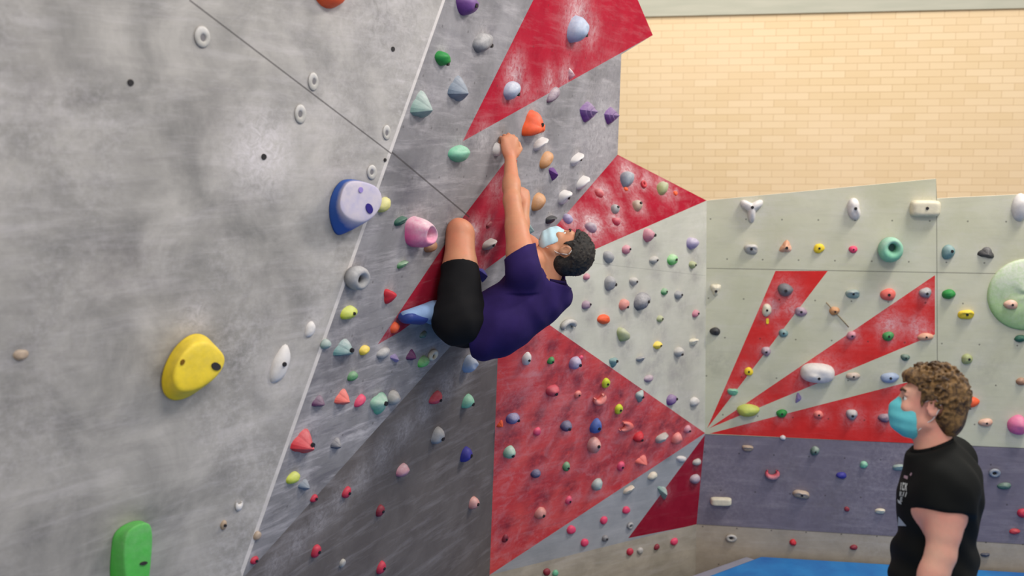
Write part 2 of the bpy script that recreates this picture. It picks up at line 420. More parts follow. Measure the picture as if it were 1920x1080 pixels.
# large red panel
H('RF', 989, 674, 19, 26, 'dome', 'white', 'white oval hold highest on the large red panel', chalk=.6)
H('RF', 1034, 677, 16, 13, 'dome', 'green', 'small green hold at the top of the large red panel', chalk=.1)
H('RF', 1080, 683, 22, 26, 'jug', 'lilac', 'lilac hold with white top on the large red panel', rot=-15, chalk=.45, bx=.15)
H('RF', 1090, 671, 9, 9, 'disc', 'hotpink', 'tiny pink hold just above the lilac hold', chalk=.1, bolt=0)
H('RF', 1137, 719, 18, 18, 'disc', 'lime', 'bright yellow disc, upper of two on the red panel', chalk=.02)
H('RF', 1161, 768, 18, 18, 'disc', 'lime', 'bright yellow disc, lower of two on the red panel', chalk=.02)
H('RF', 1038, 735, 25, 24, 'jug', 'crimson', 'dark crimson hold left of the coral disc', rot=-10, chalk=.15)
H('RF', 1084, 740, 16, 13, 'disc', 'coral', 'small coral disc between crimson and coral holds', chalk=.15)
H('RF', 1125, 746, 30, 26, 'crescent', 'coral', 'coral shell hold left of the lower yellow disc', chalk=.3, bolt=0)
H('RF', 963, 787, 25, 24, 'jug', 'deepblue', 'dark blue and white hold at left of red panel', rot=-20, chalk=.45, bx=.2)
H('RF', 940, 797, 14, 18, 'fin', 'orange', 'small orange flake at the left edge of red panel', rot=-20, chalk=.05, bolt=0)
H('RF', 1008, 810, 16, 16, 'disc', 'hotpink', 'hot pink hold right of the dark blue hold', chalk=.1, bolt=0)
H('RF', 1063, 801, 20, 23, 'jug', 'navy', 'purple navy hold left of the round blue hold', rot=-15, chalk=.25)
H('RF', 1119, 801, 25, 27, 'dome', 'blue', 'round bright blue hold in the middle of red panel', chalk=.12)
H('RF', 1169, 800, 24, 36, 'crescent', 'coral', 'tall coral curved hold right of the round blue hold', rot=60, chalk=.2, bolt=0)
H('RF', 1116, 838, 28, 30, 'jug', 'salmon', 'salmon hold with dark pocket below round blue hold', chalk=.35, by=.2)
H('RF', 1199, 822, 22, 18, 'jug', 'red', 'red hold towards the right corner of red panel', chalk=.05)
H('RF', 1243, 823, 26, 18, 'crimp', 'stone', 'stone grey hold between red and coral holds', chalk=.3, bolt=0)
H('RF', 1271, 824, 24, 20, 'dome', 'coral', 'coral hold nearest the right tip of the red panel', chalk=.3, bolt=0)
H('RF', 1290, 806, 15, 15, 'dome', 'rose', 'pink hold on the upper edge by the right tip', chalk=.3)
H('RF', 957, 851, 22, 28, 'jug', 'mint', 'green and white hold at the left of red panel', rot=-15, chalk=.6)
H('RF', 1006, 890, 20, 18, 'jug', 'navy', 'small purple hold low on the left of red panel', rot=-20, chalk=.15, bolt=0)
H('RF', 1063, 876, 16, 18, 'dome', 'green', 'dull green hold low in the middle of red panel', chalk=.3)
H('RF', 1165, 875, 17, 17, 'disc', 'hotpink', 'hot pink disc by the coral flake', chalk=.1)
H('RF', 1207, 866, 28, 24, 'fin', 'coral', 'coral flake hold on the lower right of red panel', rot=-35, chalk=.25, bolt=0)
H('RF', 1121, 910, 24, 20, 'dome', 'tealgrey', 'grey green hold with pale rim near the grey strip', chalk=.5, bolt=0)
H('RF', 1067, 939, 15, 15, 'disc', 'hotpink', 'hot pink disc right above the salmon hold', chalk=.1)
H('RF', 1015, 964, 24, 22, 'dome', 'salmon', 'salmon hold low on the red panel', chalk=.25)
H('RF', 948, 1010, 14, 16, 'disc', 'dkred', 'dark red foothold at the bottom left of red panel', chalk=.05)
H('RF', 1201, 744, 20, 28, 'shield', 'tealgrey', 'teal drop hold on the border of red and pale panels', chalk=.4)

# grey strip and dark red corner
H('G', 1181, 919, 22, 12, 'crimp', 'cream', 'cream ledge hold left on the grey corner strip', rot=15, chalk=.4, bolt=0)
H('G', 1225, 893, 18, 14, 'dome', 'cream', 'cream hold in the middle of the grey corner strip', chalk=.4, bolt=0)
H('G', 1279, 861, 18, 12, 'dome', 'white', 'white hold at the upper end of the grey strip', rot=-15, chalk=.5, bolt=0)
H('G', 1246, 924, 30, 18, 'fin', 'tealgrey', 'long grey hold where grey strip meets dark red', rot=-60, chalk=.5, bolt=0)
H('G', 1308, 867, 15, 13, 'dome', 'stone', 'upper grey hold in the dark red corner', chalk=.4, bolt=0)
H('G', 1305, 899, 18, 18, 'dome', 'mauve', 'lower pinkish hold in the dark red corner', chalk=.5, bolt=0)
H('G', 1175, 957, 14, 14, 'disc', 'hotpink', 'pink foothold highest on the grey corner strip', chalk=.05, bolt=0)
H('G', 1133, 976, 14, 14, 'disc', 'hotpink', 'pink foothold second from the top on grey strip', chalk=.05, bolt=0)
H('G', 1072, 994, 17, 16, 'disc', 'hotpink', 'pink foothold furthest left on the grey strip', chalk=.05, bolt=0)
H('G', 1097, 1018, 14, 15, 'disc', 'hotpink', 'pink foothold lowest on the grey strip', chalk=.05, bolt=0)
H('G', 1182, 986, 12, 12, 'ring', 'grey', 'small grey ring by the dark red corner tip', chalk=.3, bolt=0)
H('G', 1136, 1010, 13, 12, 'dome', 'midgrey', 'small dark grey hold low on the grey strip', chalk=.2)
H('KL', 1182, 1035, 12, 14, 'disc', 'crimson', 'crimson foothold at left end of the beige kickboard', chalk=.05, bolt=0)
H('KL', 1201, 1033, 12, 12, 'disc', 'stone', 'pale foothold right of the crimson one on kickboard', chalk=.3, bolt=0)
H('KL', 1232, 1026, 10, 11, 'disc', 'dkred', 'dark red foothold in the middle of the left kickboard', chalk=.02, bolt=0)
H('KL', 1265, 1016, 13, 14, 'disc', 'hotpink', 'bright red foothold nearest the corner on left kickboard', chalk=.05, bolt=0)
H('KL', 1026, 1073, 13, 14, 'disc', 'dkred', 'dark red foothold at the bottom of left kickboard', chalk=.02, bolt=0)
H('KL', 1042, 1075, 11, 12, 'disc', 'mint', 'green foothold at the bottom of left kickboard', chalk=.1, bolt=0)

# red triangle under the bricks
H('R1', 1178, 335, 26, 27, 'jug', 'bluegrey', 'blue grey hold at the top of the red triangle', rot=-20, chalk=.55, bolt=0)
H('R1', 1244, 352, 21, 23, 'jug', 'khaki', 'pale green hold on the right of the red triangle', rot=-15, chalk=.4, bolt=0)
H('R1', 1197, 384, 18, 19, 'dome', 'tan', 'tan hold in the middle of the red triangle', chalk=.45)
H('R1', 1155, 391, 16, 16, 'dome', 'grey', 'small grey hold left of the tan hold', chalk=.5)
H('R1', 1110, 425, 22, 18, 'dome', 'mauve', 'chalk covered mauve hold above the climber hair', chalk=.7, bolt=0)
H('R1', 1066, 409, 20, 16, 'dome', 'lilac', 'chalky lilac hold on the left of red triangle', chalk=.55, bolt=0)
H('R1', 1125, 361, 18, 14, 'dome', 'red', 'chalky red hold under the upper left edge of triangle', chalk=.5, bolt=0)
H('R1', 1157, 414, 16, 14, 'dome', 'crimson', 'small crimson hold low on the red triangle', chalk=.4, bolt=0)
H('R1', 1174, 354, 8, 7, 'disc', 'orange', 'tiny orange hold under the blue grey hold', chalk=0, bolt=0)
H('R1', 1267, 362, 8, 8, 'disc', 'orange', 'tiny orange hold near the right tip of triangle', chalk=0, bolt=0)
H('R1', 1207, 345, 11, 13, 'ring', 'red', 'small red ring hold left of the pale green hold', chalk=.1, bolt=0)

# pale triangular panel
H('F1', 1218, 442, 17, 28, 'jug', 'rose', 'tall pink hold at the top of the pale panel', chalk=.3, bx=.2)
H('F1', 1176, 468, 17, 17, 'dome', 'rose', 'round pink hold below the tall pink hold', chalk=.35, bx=.1)
H('F1', 1143, 482, 20, 22, 'dome', 'grey', 'grey hold right of the climber hair', rot=-20, chalk=.3, bolt=0)
H('F1', 1228, 488, 18, 15, 'jug', 'stone', 'grey white hold left of the light green hold', chalk=.45)
H('F1', 1263, 487, 22, 20, 'dome', 'grass', 'light green hold with chalk on the pale panel', chalk=.6)
H('F1', 1301, 457, 22, 24, 'jug', 'lilac', 'lilac grey hold at the upper right of pale panel', chalk=.55, bolt=0)
H('F1', 1300, 497, 13, 15, 'jug', 'khaki', 'small grey green hold below the lilac grey hold', chalk=.3)
H('F1', 1146, 531, 20, 27, 'dome', 'grey', 'tall grey oval hold behind the climber head', chalk=.3, bx=.2, by=-.1)
H('F1', 1190, 528, 17, 16, 'jug', 'stone', 'small pale grey hold right of the tall grey oval', chalk=.4)
H('F1', 1247, 547, 14, 13, 'dome', 'green', 'small dull green hold in the middle of pale panel', chalk=.4)
H('F1', 1274, 553, 18, 16, 'dome', 'grey', 'round grey hold right of the dull green hold', chalk=.25)
H('F1', 1101, 519, 12, 13, 'dome', 'rose', 'small pink hold under the climber hair', chalk=.3, bolt=0)
H('F1', 1101, 572, 17, 17, 'dome', 'mauve', 'round mauve hold right of the climber back', chalk=.25, bx=.15)
H('F1', 1172, 571, 19, 21, 'dome', 'salmon', 'round salmon hold left of the big slate hold', chalk=.2, by=-.2)
H('F1', 1207, 566, 29, 30, 'jug', 'slate', 'big slate hold with a white chalked top', rot=20, chalk=.5)
H('F1', 1134, 599, 27, 18, 'dome', 'orange', 'bright orange hold on the pale panel', rot=-10, chalk=.05, bolt=0)
H('F1', 1067, 612, 34, 26, 'horseshoe', 'stone', 'grey horseshoe hold beside the red panel edge', chalk=.4, bolt=0)
H('F1', 1171, 629, 25, 24, 'jug', 'khaki', 'olive and cream hold below the orange hold', rot=-30, chalk=.4, bolt=0)
H('F1', 1239, 598, 13, 13, 'dome', 'khaki', 'small olive hold above the yellow hold', chalk=.3)
H('F1', 1306, 588, 15, 14, 'dome', 'rose', 'small pink hold near the corner with right wall', chalk=.25)
H('F1', 1235, 648, 17, 15, 'jug', 'yellow', 'yellow hold on the pale panel', chalk=.25)
H('F1', 1275, 661, 17, 20, 'jug', 'stone', 'grey white hold right of the yellow hold', chalk=.4, by=-.15)
H('F1', 1303, 641, 17, 14, 'crimp', 'cream', 'cream ledge hold near the right wall corner', chalk=.4, bolt=0)
H('F1', 1152, 679, 17, 22, 'shield', 'teal', 'teal shield hold beside the red panel edge', chalk=.25)
H('F1', 1203, 673, 17, 11, 'crimp', 'grey', 'flat grey hold low on the pale panel', chalk=.2, bolt=0)
H('F1', 1218, 710, 19, 14, 'dome', 'mauve', 'mauve hold with cream top low on pale panel', chalk=.45, bolt=0)
H('F1', 1261, 750, 19, 21, 'dome', 'purple', 'dark purple hold lowest on the pale panel', chalk=.3, bx=.2, by=.1)
H('F1', 1304, 754, 20, 18, 'dome', 'stone', 'chalk whitened hold right of the purple hold', chalk=.8, bolt=0)

# right wall, upper band
H('R', 1410, 391, 44, 50, 'tri', 'white', 'white three armed hold at the top of the right wall', chalk=.35, dep=.4)
H('R', 1603, 392, 26, 42, 'kidney', 'white', 'white kidney shaped hold at the top of right wall', rot=8, chalk=.35, dep=.6)
H('R', 1736, 391, 54, 31, 'bar', 'cream', 'cream block hold across the joint of two boards', rot=-3, chalk=.1, dep=.6)
H('R', 1915, 391, 32, 52, 'jug', 'white', 'white jug hold cut by the right edge of view', chalk=.3, bolt=0, dep=.6)
H('R', 1409, 467, 25, 22, 'crimp', 'stone', 'pale ledge hold below the three armed hold', chalk=.5)
H('R', 1474, 464, 28, 24, 'fin', 'peach', 'peach pointed hold left of the yellow disc', rot=-125, chalk=.3)
H('R', 1536, 466, 20, 18, 'disc', 'yellow', 'yellow disc hold above the red stripes', chalk=.05)
H('R', 1600, 468, 17, 13, 'dome', 'hotpink', 'small magenta hold left of the green ring', chalk=.05)
H('R', 1671, 466, 42, 46, 'jugring', 'mint', 'large mint green ring hold on the right wall', chalk=.35, bolt=0, dep=.75)
H('R', 1779, 473, 24, 28, 'dome', 'teal', 'teal hold right of the mint ring', chalk=.15, bx=.15)
H('R', 1851, 475, 34, 24, 'fin', 'black', 'black and grey fin hold above the green volume', rot=-15, chalk=.25, bolt=0)
# right wall, striped boards
H('R', 1342, 543, 22, 27, 'shield', 'cream', 'cream shield hold left of the red stripes', chalk=.3, by=-.1)
H('R', 1473, 545, 29, 25, 'jug', 'midgrey', 'dark grey hold at the top of the steepest stripe', chalk=.05)
H('R', 1438, 582, 18, 24, 'dome', 'cream', 'cream teardrop hold above the yellow tape tag', chalk=.3)
H('R', 1439, 602, 5, 10, 'tag', 'yellow', 'small yellow tape tag under the cream teardrop hold', chalk=0, bolt=0, cat='tag', name='route_tag')
H('R', 1502, 585, 23, 18, 'dome', 'mauve', 'mauve grey hold on right edge of the steepest stripe', chalk=.3)
H('R', 1600, 551, 27, 18, 'crimp', 'tealgrey', 'pale teal ledge hold left of the red orange hold', chalk=.45)
H('R', 1666, 553, 30, 22, 'dome', 'coral', 'red orange oval hold above the middle stripe', chalk=.05)
H('R', 1737, 550, 22, 21, 'jug', 'grey', 'grey hold at the tip of the middle stripe', rot=30, chalk=.35)
H('R', 1780, 553, 24, 20, 'jug', 'green', 'dark green hold right of the middle stripe', chalk=.02, bolt=0)
H('R', 1565, 584, 20, 16, 'jug', 'amber', 'tan orange hold crossed by a thin rod', chalk=.2)
H('R', 1926, 553, 138, 134, 'volume', 'volgreen', 'huge light green volume at the right edge', chalk=.7, bolt=0, dep=.1, cat='climbing volume', name='climbing_volume')
H('R', 1893, 570, 25, 18, 'dome', 'peach', 'small peach hold fixed on the huge green volume', chalk=.5)
H('R', 1813, 590, 28, 20, 'crimp', 'yellow', 'yellow ledge hold left of the green volume', chalk=.1)
H('R', 1341, 622, 19, 16, 'dome', 'black', 'black round hold near the left corner', chalk=.05)
H('R', 1469, 625, 18, 15, 'dome', 'teal', 'teal hold between the two upper red stripes', chalk=.25)
H('R', 1437, 660, 17, 19, 'jug', 'mauve', 'pale mauve hold low on the steepest stripe', chalk=.4)
H('R', 1597, 630, 18, 16, 'jug', 'rose', 'mauve pink hold on the upper edge of middle stripe', chalk=.25)
H('R', 1666, 631, 21, 18, 'dome', 'green', 'green hold in chalk on the middle stripe', chalk=.1)
H('R', 1736, 632, 28, 15, 'dome', 'peach', 'peach ledge hold on lower edge of middle stripe', chalk=.2)
H('R', 1914, 636, 20, 15, 'jug', 'dkgreen', 'dark green hold under the green volume', chalk=.05, bolt=0)
H('R', 1404, 697, 16, 16, 'disc', 'yellow', 'round yellow hold low on the steepest stripe', chalk=.05)
H('R', 1534, 701, 62, 36, 'loaf', 'white', 'large white oval hold on the middle stripe', rot=-4, chalk=.25, dep=.7, by=-.15)
H('R', 1600, 706, 25, 15, 'dome', 'tan', 'cream tan oval hold right of the large white oval', chalk=.35)
H('R', 1669, 709, 33, 20, 'dome', 'skyblue', 'pale blue oval hold left of the standing man hair', chalk=.25)
H('R', 1698, 671, 17, 13, 'jug', 'dkgreen', 'grey green hold above the standing man hair', chalk=.25)
H('R', 1814, 674, 21, 19, 'dome', 'khaki', 'khaki green round hold right of the hair', chalk=.1, bx=.1)
H('R', 1915, 716, 18, 14, 'dome', 'brown', 'brown hold at the right edge of the view', chalk=.2, bolt=0)
H('R', 1374, 735, 20, 14, 'crimp', 'mint', 'mint ledge hold near where the stripes meet', chalk=.25, bolt=0)
H('R', 1403, 771, 40, 25, 'dome', 'limeball', 'lime green pebbled ball hold near where stripes meet', chalk=.1, bolt=0, dep=.7)
H('R', 1497, 747, 22, 12, 'fin', 'lilac', 'lilac flake hold under the large white oval', rot=-100, chalk=.1, bolt=0)
H('R', 1466, 776, 20, 16, 'dome', 'green', 'green hold at the edge of the lowest stripe', chalk=.05)
H('R', 1535, 778, 18, 15, 'dome', 'coral', 'coral hold on the lowest red stripe', chalk=.15)
H('R', 1598, 779, 22, 20, 'jug', 'grey', 'grey hold with white top on lowest stripe', chalk=.5)
H('R', 1660, 785, 24, 18, 'jug', 'plum', 'plum hold left of the standing man mask', chalk=.4, bolt=0)
H('R', 1820, 756, 34, 20, 'dome', 'orange', 'long orange hold right of the standing man hair', rot=18, chalk=.05, bolt=0)
H('R', 1785, 791, 18, 15, 'dome', 'coral', 'coral hold just behind the standing man nape', rot=20, chalk=.05, bolt=0)
H('R', 1849, 793, 27, 15, 'dome', 'peach', 'beige oval hold right of the standing man neck', chalk=.4)
H('R', 1910, 799, 36, 36, 'dome', 'pink', 'big pink dome hold at the right edge', chalk=.25, bolt=0, dep=.6)
H('R', 1468, 821, 11, 9, 'dome', 'white', 'tiny white hold on the border above the slate band', chalk=.5, bolt=0)
# slate band and kickboard
H('R', 1402, 841, 21, 13, 'crimp', 'tan', 'tan ledge hold at the left of the slate band', chalk=.2, bolt=0)
H('R', 1528, 847, 16, 19, 'jug', 'dkgreen', 'dark green hold at the top of the slate band', rot=-20, chalk=.35)
H('R', 1448, 887, 30, 24, 'horseshoe', 'crimson', 'crimson horseshoe hold on the slate band', rot=180, chalk=.35, bolt=0)
H('R', 1578, 892, 20, 12, 'dome', 'deepblue', 'dark blue hold on the slate band', chalk=.02, bolt=0)
H('R', 1620, 872, 15, 13, 'dome', 'mint', 'small green hold on the slate band', chalk=.2, bolt=0)
H('R', 1686, 877, 22, 13, 'crimp', 'tealgrey', 'grey green hold beside the standing man chest', chalk=.3, bolt=0)
H('R', 1352, 941, 39, 15, 'bar', 'cream', 'long cream bar hold low on the slate band', chalk=.2, bolt=0, dep=.7)
H('R', 1503, 928, 30, 18, 'crimp', 'tan', 'grey tan shell hold low on the slate band', rot=-10, chalk=.3)
H('R', 1588, 955, 10, 9, 'disc', 'dkred', 'tiny dark red foothold on the slate band', chalk=0, bolt=0)
H('R', 1651, 959, 19, 11, 'crimp', 'cream', 'small cream ledge hold near standing man elbow side', rot=-5, chalk=.3, bolt=0)
H('R', 1865, 887, 21, 16, 'ring', 'bluegrey', 'grey ring hold right of the standing man back', chalk=.3, bolt=0)
H('R', 1884, 912, 25, 13, 'dome', 'dkgreen', 'green hold right of the standing man back', chalk=.15, bolt=0)
H('R', 1917, 963, 16, 18, 'dome', 'crimson', 'crimson hold at the right edge on slate band', chalk=.05, bolt=0)
H('R', 1903, 997, 19, 11, 'dome', 'red', 'flat red hold low at the right of slate band', chalk=.1, bolt=0)
H('R', 1848, 1041, 16, 9, 'crimp', 'slate', 'dark slate foothold on kickboard right of the man', chalk=.05, bolt=0)
H('R', 1371, 1009, 21, 14, 'ring', 'stone', 'grey ring foothold on the beige kickboard', chalk=.3, bolt=0)
H('R', 1487, 1018, 13, 12, 'dome', 'red', 'red foothold on kickboard right of the grey ring', chalk=.05, bolt=0)
H('R', 1601, 1027, 14, 10, 'dome', 'dkred', 'dark red foothold on kickboard left of the man', chalk=.02, bolt=0)

def mat_face(col, face):            # grip face rubbed with chalk, sides clean
    t = NT('hold_'+col+'_chalked'); ob = t.obj()
    base = lin(*PAL[col])
    sep = t.n('ShaderNodeSeparateXYZ'); t.put(sep.inputs[0], t.gen())
    n = t.noise(ob, 12, 4, .6)
    k = t.m('MULTIPLY', t.ramp(t.m('ADD', sep.outputs[2], t.m('MULTIPLY', t.m('SUBTRACT', n, .5), .6)), .5, .95), .82)
    c = t.mix(k, base, t.mix(t.ramp(n, .4, .65), lin(*face), lin(196, 186, 206)))
    return t.done(c, .6, .25)
PLANES = dict(F=FP, M=MP, R1=R1P, F1=F1P, RF=RFP, G=GP, KL=KLP, D=DP, R=RW)

def mat_hold(col, chalk, _c={}):
    key = (col, round(chalk*10))
    if key in _c: return _c[key]
    t = NT('hold_'+col)
    base = lin(*PAL[col])
    dark = tuple(c*.8 for c in base)
    ob = t.obj()
    n = t.noise(ob, 30, 4, .6)
    c = t.mix(t.ramp(n, .3, .7), dark, base)
    sep = t.n('ShaderNodeSeparateXYZ'); t.put(sep.inputs[0], t.gen())
    up = t.ramp(sep.outputs[1], .28, .95)
    out = t.ramp(sep.outputs[2], .1, .8)
    nz = t.ramp(t.noise(ob, 45, 5, .7), .3, .68)
    k = t.m('MULTIPLY', t.m('MULTIPLY', t.m('ADD', t.m('MULTIPLY', up, .75), t.m('MULTIPLY', out, .35)), t.m('ADD', t.m('MULTIPLY', nz, .6), .4)), min(1.0, chalk*1.25), clamp=True)
    c = t.mix(k, c, lin(226, 220, 218))
    t.bump(t.noise(ob, 160, 3, .6), .15, .003)
    _c[key] = t.done(c, .55, .35)
    return _c[key]

BOLT = simple('bolt_steel', (34, 30, 32), .5, .4, .1)
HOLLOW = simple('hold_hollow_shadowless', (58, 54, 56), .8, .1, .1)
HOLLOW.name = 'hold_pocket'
POCKET = simple('pocket_grey', (120, 116, 118), .8, .1, .1)
NAVYHOLE = simple('hold_recess_navy', (44, 32, 118), .5, .3, .1)
LILACHOLE = simple('hold_recess_lilac', (150, 130, 196), .5, .3, .1)

def outline(kind, th, ph):
    c, s = math.cos(th), math.sin(th)
    wob = 1+.05*math.sin(2*th+ph[0])+.04*math.sin(3*th+ph[1])+.02*math.sin(5*th+ph[2])
    if kind in ('bar', 'loaf', 'tag'):
        e = 2.6 if kind == 'loaf' else 5
        return .5/((abs(c)**e+abs(s)**e)**(1/e))
    if kind == 'volume': return .5
    if kind == 'tri':
        a = (th-PI/2*.33) % (2*PI/3)-PI/3
        return .20+.34*math.exp(-(abs(abs(a)-PI/3)/.50)**2)
    if kind == 'kidney': return .5*(1-.28*math.exp(-((th if th < PI else th-2*PI)/.55)**2))
    if kind in ('fin', 'ridged', 'shield', 'drop', 'fan'):
        # a triangle or kite, point down for drops and shields
        n = {'fin': 3, 'ridged': 4, 'shield': 3, 'drop': 3, 'fan': 3}[kind]
        off = -PI/2 if kind in ('shield', 'drop', 'ridged') else PI/2
        if kind == 'fan': off = PI/2
        a = (th-off+PI/n) % (2*PI/n)-PI/n
        k = abs(a)/(PI/n)            # 0 at a corner, 1 at an edge middle
        return .54-(.22 if n == 3 else .12)*min(1, k)**.75
    if kind in ('jug', 'bigjug', 'slab'):
        e = 2.4
        r = .5/((abs(c)**e+abs(s)**e)**(1/e))
        if s < 0 and kind != 'slab': r *= 1-.16*abs(c)*abs(s)*2
        return r*(wob if kind != 'slab' else 1)
    if kind == 'crimp':
        r = .5/((abs(c)**2.4+abs(s)**2.4)**(1/2.4))
        return r*(1-.22*max(0, s)**3)*wob
    return .5*wob

def hold_mesh(kind, w, h, dep, seed, nr=7, nt=22):
    """local frame: x across, y up the wall, z out of the wall; metres"""
    rnd = random.Random(seed)
    ph = [rnd.uniform(0, 6.28) for _ in range(4)]
    if kind in ('ring', 'jugring', 'horseshoe', 'crescent'):
        nt = 26; ns = 10; V = []; Fs = []
        arc = 2*PI if kind in ('ring', 'jugring') else (PI*1.35 if kind == 'horseshoe' else PI*1.15)
        a0 = 0 if arc > 6 else (PI/2-arc/2 + (PI if kind == 'crescent' else 0))
        closed = arc > 6
        m = nt if closed else nt+1
        for i in range(m):
            th = a0+arc*i/nt
            u = 1.0 if closed else max(.35, max(0, math.sin(PI*i/nt))**.5)
            tr = (.17 if kind != 'jugring' else .15)*u*(1+.15*math.sin(th+ph[0])) * (1.25 if kind == 'crescent' else 1)
            if kind == 'jugring': tr *= 1.25-.3*math.sin(th)
            R = .5-.17
            for k in range(ns):
                a = 2*PI*k/ns
                rr = R+tr*math.cos(a)
                z = .42+.58*math.sin(a)*u
                if z < .42: z = max(-.02, .42-.46*abs(math.sin(a))*2)
                V.append((rr*math.cos(th)*w, rr*math.sin(th)*h, z*dep))
        for i in range(nt):
            j = (i+1) % m
            for k in range(ns):
                Fs.append((i*ns+k, j*ns+k, j*ns+(k+1) % ns, i*ns+(k+1) % ns))
        if not closed:
            Fs.append(tuple(range(ns-1, -1, -1))); Fs.append(tuple((m-1)*ns+k for k in range(ns)))
        return mesh_from('hold', V, Fs), None
    V = []; Fs = []
    sh = dict(jug=(0, .13), bigjug=(.06, .16), slab=(.02, .05), fin=(.02, -.08), shield=(0, .1), drop=(0, .14), crimp=(0, .12), fan=(0, -.05), ridged=(0, .08), cup=(.1, .1)).get(kind, (0, .03))
    def prof(rho, th):
        s = math.sin(th)
        if kind == 'disc': return (1-rho**5)**.6*(1-.12*rho)
        if kind == 'nut': return .35
        if kind == 'tag': return 1.0
        if kind == 'bar': return (1-rho**7)**.5
        if kind == 'loaf': return (1-rho**4)**.5
        if kind == 'volume': return (.42 if rho > .93 else .30+.7*(1-rho**2)**.7+.10*math.sin(3*th+1)*rho*(1-rho)*4+.08*math.sin(5*th+rho*9)*(1-rho))*min(1, (1-rho)*40)
        if kind in ('tri', 'kidney'): return (1-rho**2.6)**.55
        if kind in ('fin',): return max(0, 1-rho)**.8
        if kind == 'ridged': return max(0, 1-rho)**.75*(1+.10*math.cos(rho*26))
        if kind in ('shield', 'drop'): return (1-rho**1.7)**.7
        if kind == 'fan': return (1-rho**2.5)**.6*(1+.07*math.cos(th*14)*rho)
        if kind in ('jug', 'bigjug'):
            z = (1-rho**2.2)**.6
            if s > .3: z -= .16*math.exp(-((rho-.62)/.16)**2)*(s-.3)/.7
            return z
        if kind == 'slab': return (1-rho**3.5)**.5
        if kind == 'crimp': return (1-rho**(2.0 if s < 0 else 5))**.6*(.72+.28*max(0, s))
        if kind == 'cup':
            return (1-rho**2.6)**.5-(.55*math.exp(-(rho/.42)**4))
        return (1-rho**2.2)**.55
    if kind in ('bigjug', 'slab', 'volume', 'cup', 'loaf', 'bar', 'tri', 'kidney'): nr, nt = 12, 40
    rs = [((i+1)/nr)**.85 if kind not in ('bar', 'loaf', 'disc', 'volume', 'slab') else 1-(1-(i+1)/nr)**1.6 for i in range(nr)]
    lumps = [(rnd.uniform(-.3, .3), rnd.uniform(-.3, .3), rnd.uniform(.1, .2), rnd.uniform(-.1, .12)) for _ in range(5)]
    def lump(x, y):
        if kind in ('disc', 'nut', 'tag', 'volume', 'bar'): return 0
        return sum(a*math.exp(-((x-lx)**2+(y-ly)**2)/(r*r)) for lx, ly, r, a in lumps)
    def pt(rho, th):
        R = outline(kind, th, ph)
        x = rho*R*math.cos(th)+sh[0]*(1-rho); y = rho*R*math.sin(th)+sh[1]*(1-rho)
        z = prof(rho, th)
        z = max(0, z*(1+lump(x, y)))
        return (x*w, y*h, z*dep)
    V.append(pt(0, 0))
    for rho in rs:
        for k in range(nt): V.append(pt(rho, 2*PI*k/nt))
    for k in range(nt):                     # rim goes a hair into the board
        x, y, z = pt(1, 2*PI*k/nt); V.append((x, y, -.003))
    for k in range(nt): Fs.append((0, 1+k, 1+(k+1) % nt))
    for i in range(nr):
        for k in range(nt):
            a = 1+i*nt+k; b = 1+i*nt+(k+1) % nt
            Fs.append((a, a+nt, b+nt, b))
    Fs.append(tuple(1+nr*nt+k for k in range(nt-1, -1, -1)))
    me = mesh_from('hold', V, Fs, smooth=kind not in ('fin', 'ridged', 'tag'))
    def height(x, y):                       # surface height under a point of the top
        best = min(range(1+nr*nt), key=lambda i: (V[i][0]-x)**2+(V[i][1]-y)**2)
        return V[best]
    return me, height

def plateau_mesh(plane, base_px, top_px, dep, origin, x, y, soft=2):
    """a big cast hold: rounded base outline on the board, flatter grip face standing out from it"""
    n = 48
    def ring(pts):
        pts = [np.asarray(p) for p in pts]; m = len(pts); out = []
        for i in range(n):
            t = i/n*m; k = int(t); f = t-k
            p0, p1, p2, p3 = (pts[(k+j-1) % m] for j in range(4))
            out.append(.5*((2*p1)+(p2-p0)*f+(2*p0-5*p1+4*p2-p3)*f*f+(3*p1-p0-3*p2+p3)*f**3))
        return np.array(out)
    up_ = Plane(plane.p0+plane.n*dep, plane.p0+plane.n*dep+plane.u, plane.p0+plane.n*dep+plane.v)
    B = ring([plane.at(*q) for q in base_px]); T = ring([up_.at(*q) for q in top_px])
    loc = lambda A: np.stack([(A-origin).dot(x), (A-origin).dot(y), (A-origin).dot(plane.n)], -1)
    B, T = loc(B), loc(T); tc = T.mean(0)
    rows = [B-[0, 0, .004]]
    for u in (0, .2, .4, .6, .78, .9): rows.append(np.stack([*(B+(T-B)*(u+.12*math.sin(PI*u)))[:, :2].T, np.full(n, dep*math.sin(u*PI/2)**.9)], -1))
    for sc_, z in ((.97, .965), (.9, .99), (.75, 1.0), (.55, .995), (.3, .99)): rows.append(np.stack([*(tc+(T-tc)*sc_)[:, :2].T, np.full(n, dep*z)], -1))
    V = [v for r in rows for v in r]+[tc*[1, 1, 0]+[0, 0, dep*.99]]
    Fs = [(r*n+k, r*n+(k+1) % n, (r+1)*n+(k+1) % n, (r+1)*n+k) for r in range(len(rows)-1) for k in range(n)]
    L = (len(rows)-1)*n
    Fs += [(L+k, L+(k+1) % n, len(V)-1) for k in range(n)]
    Fs.append(tuple(range(n-1, -1, -1)))
    me = mesh_from('hold', V, Fs)
    bm = bmesh.new(); bm.from_mesh(me); bmesh.ops.recalc_face_normals(bm, faces=bm.faces[:])
    for _ in range(soft): bmesh.ops.smooth_vert(bm, verts=bm.verts[:], factor=.4, use_axis_x=True, use_axis_y=True, use_axis_z=True)
    bm.to_mesh(me); bm.free()
    return me
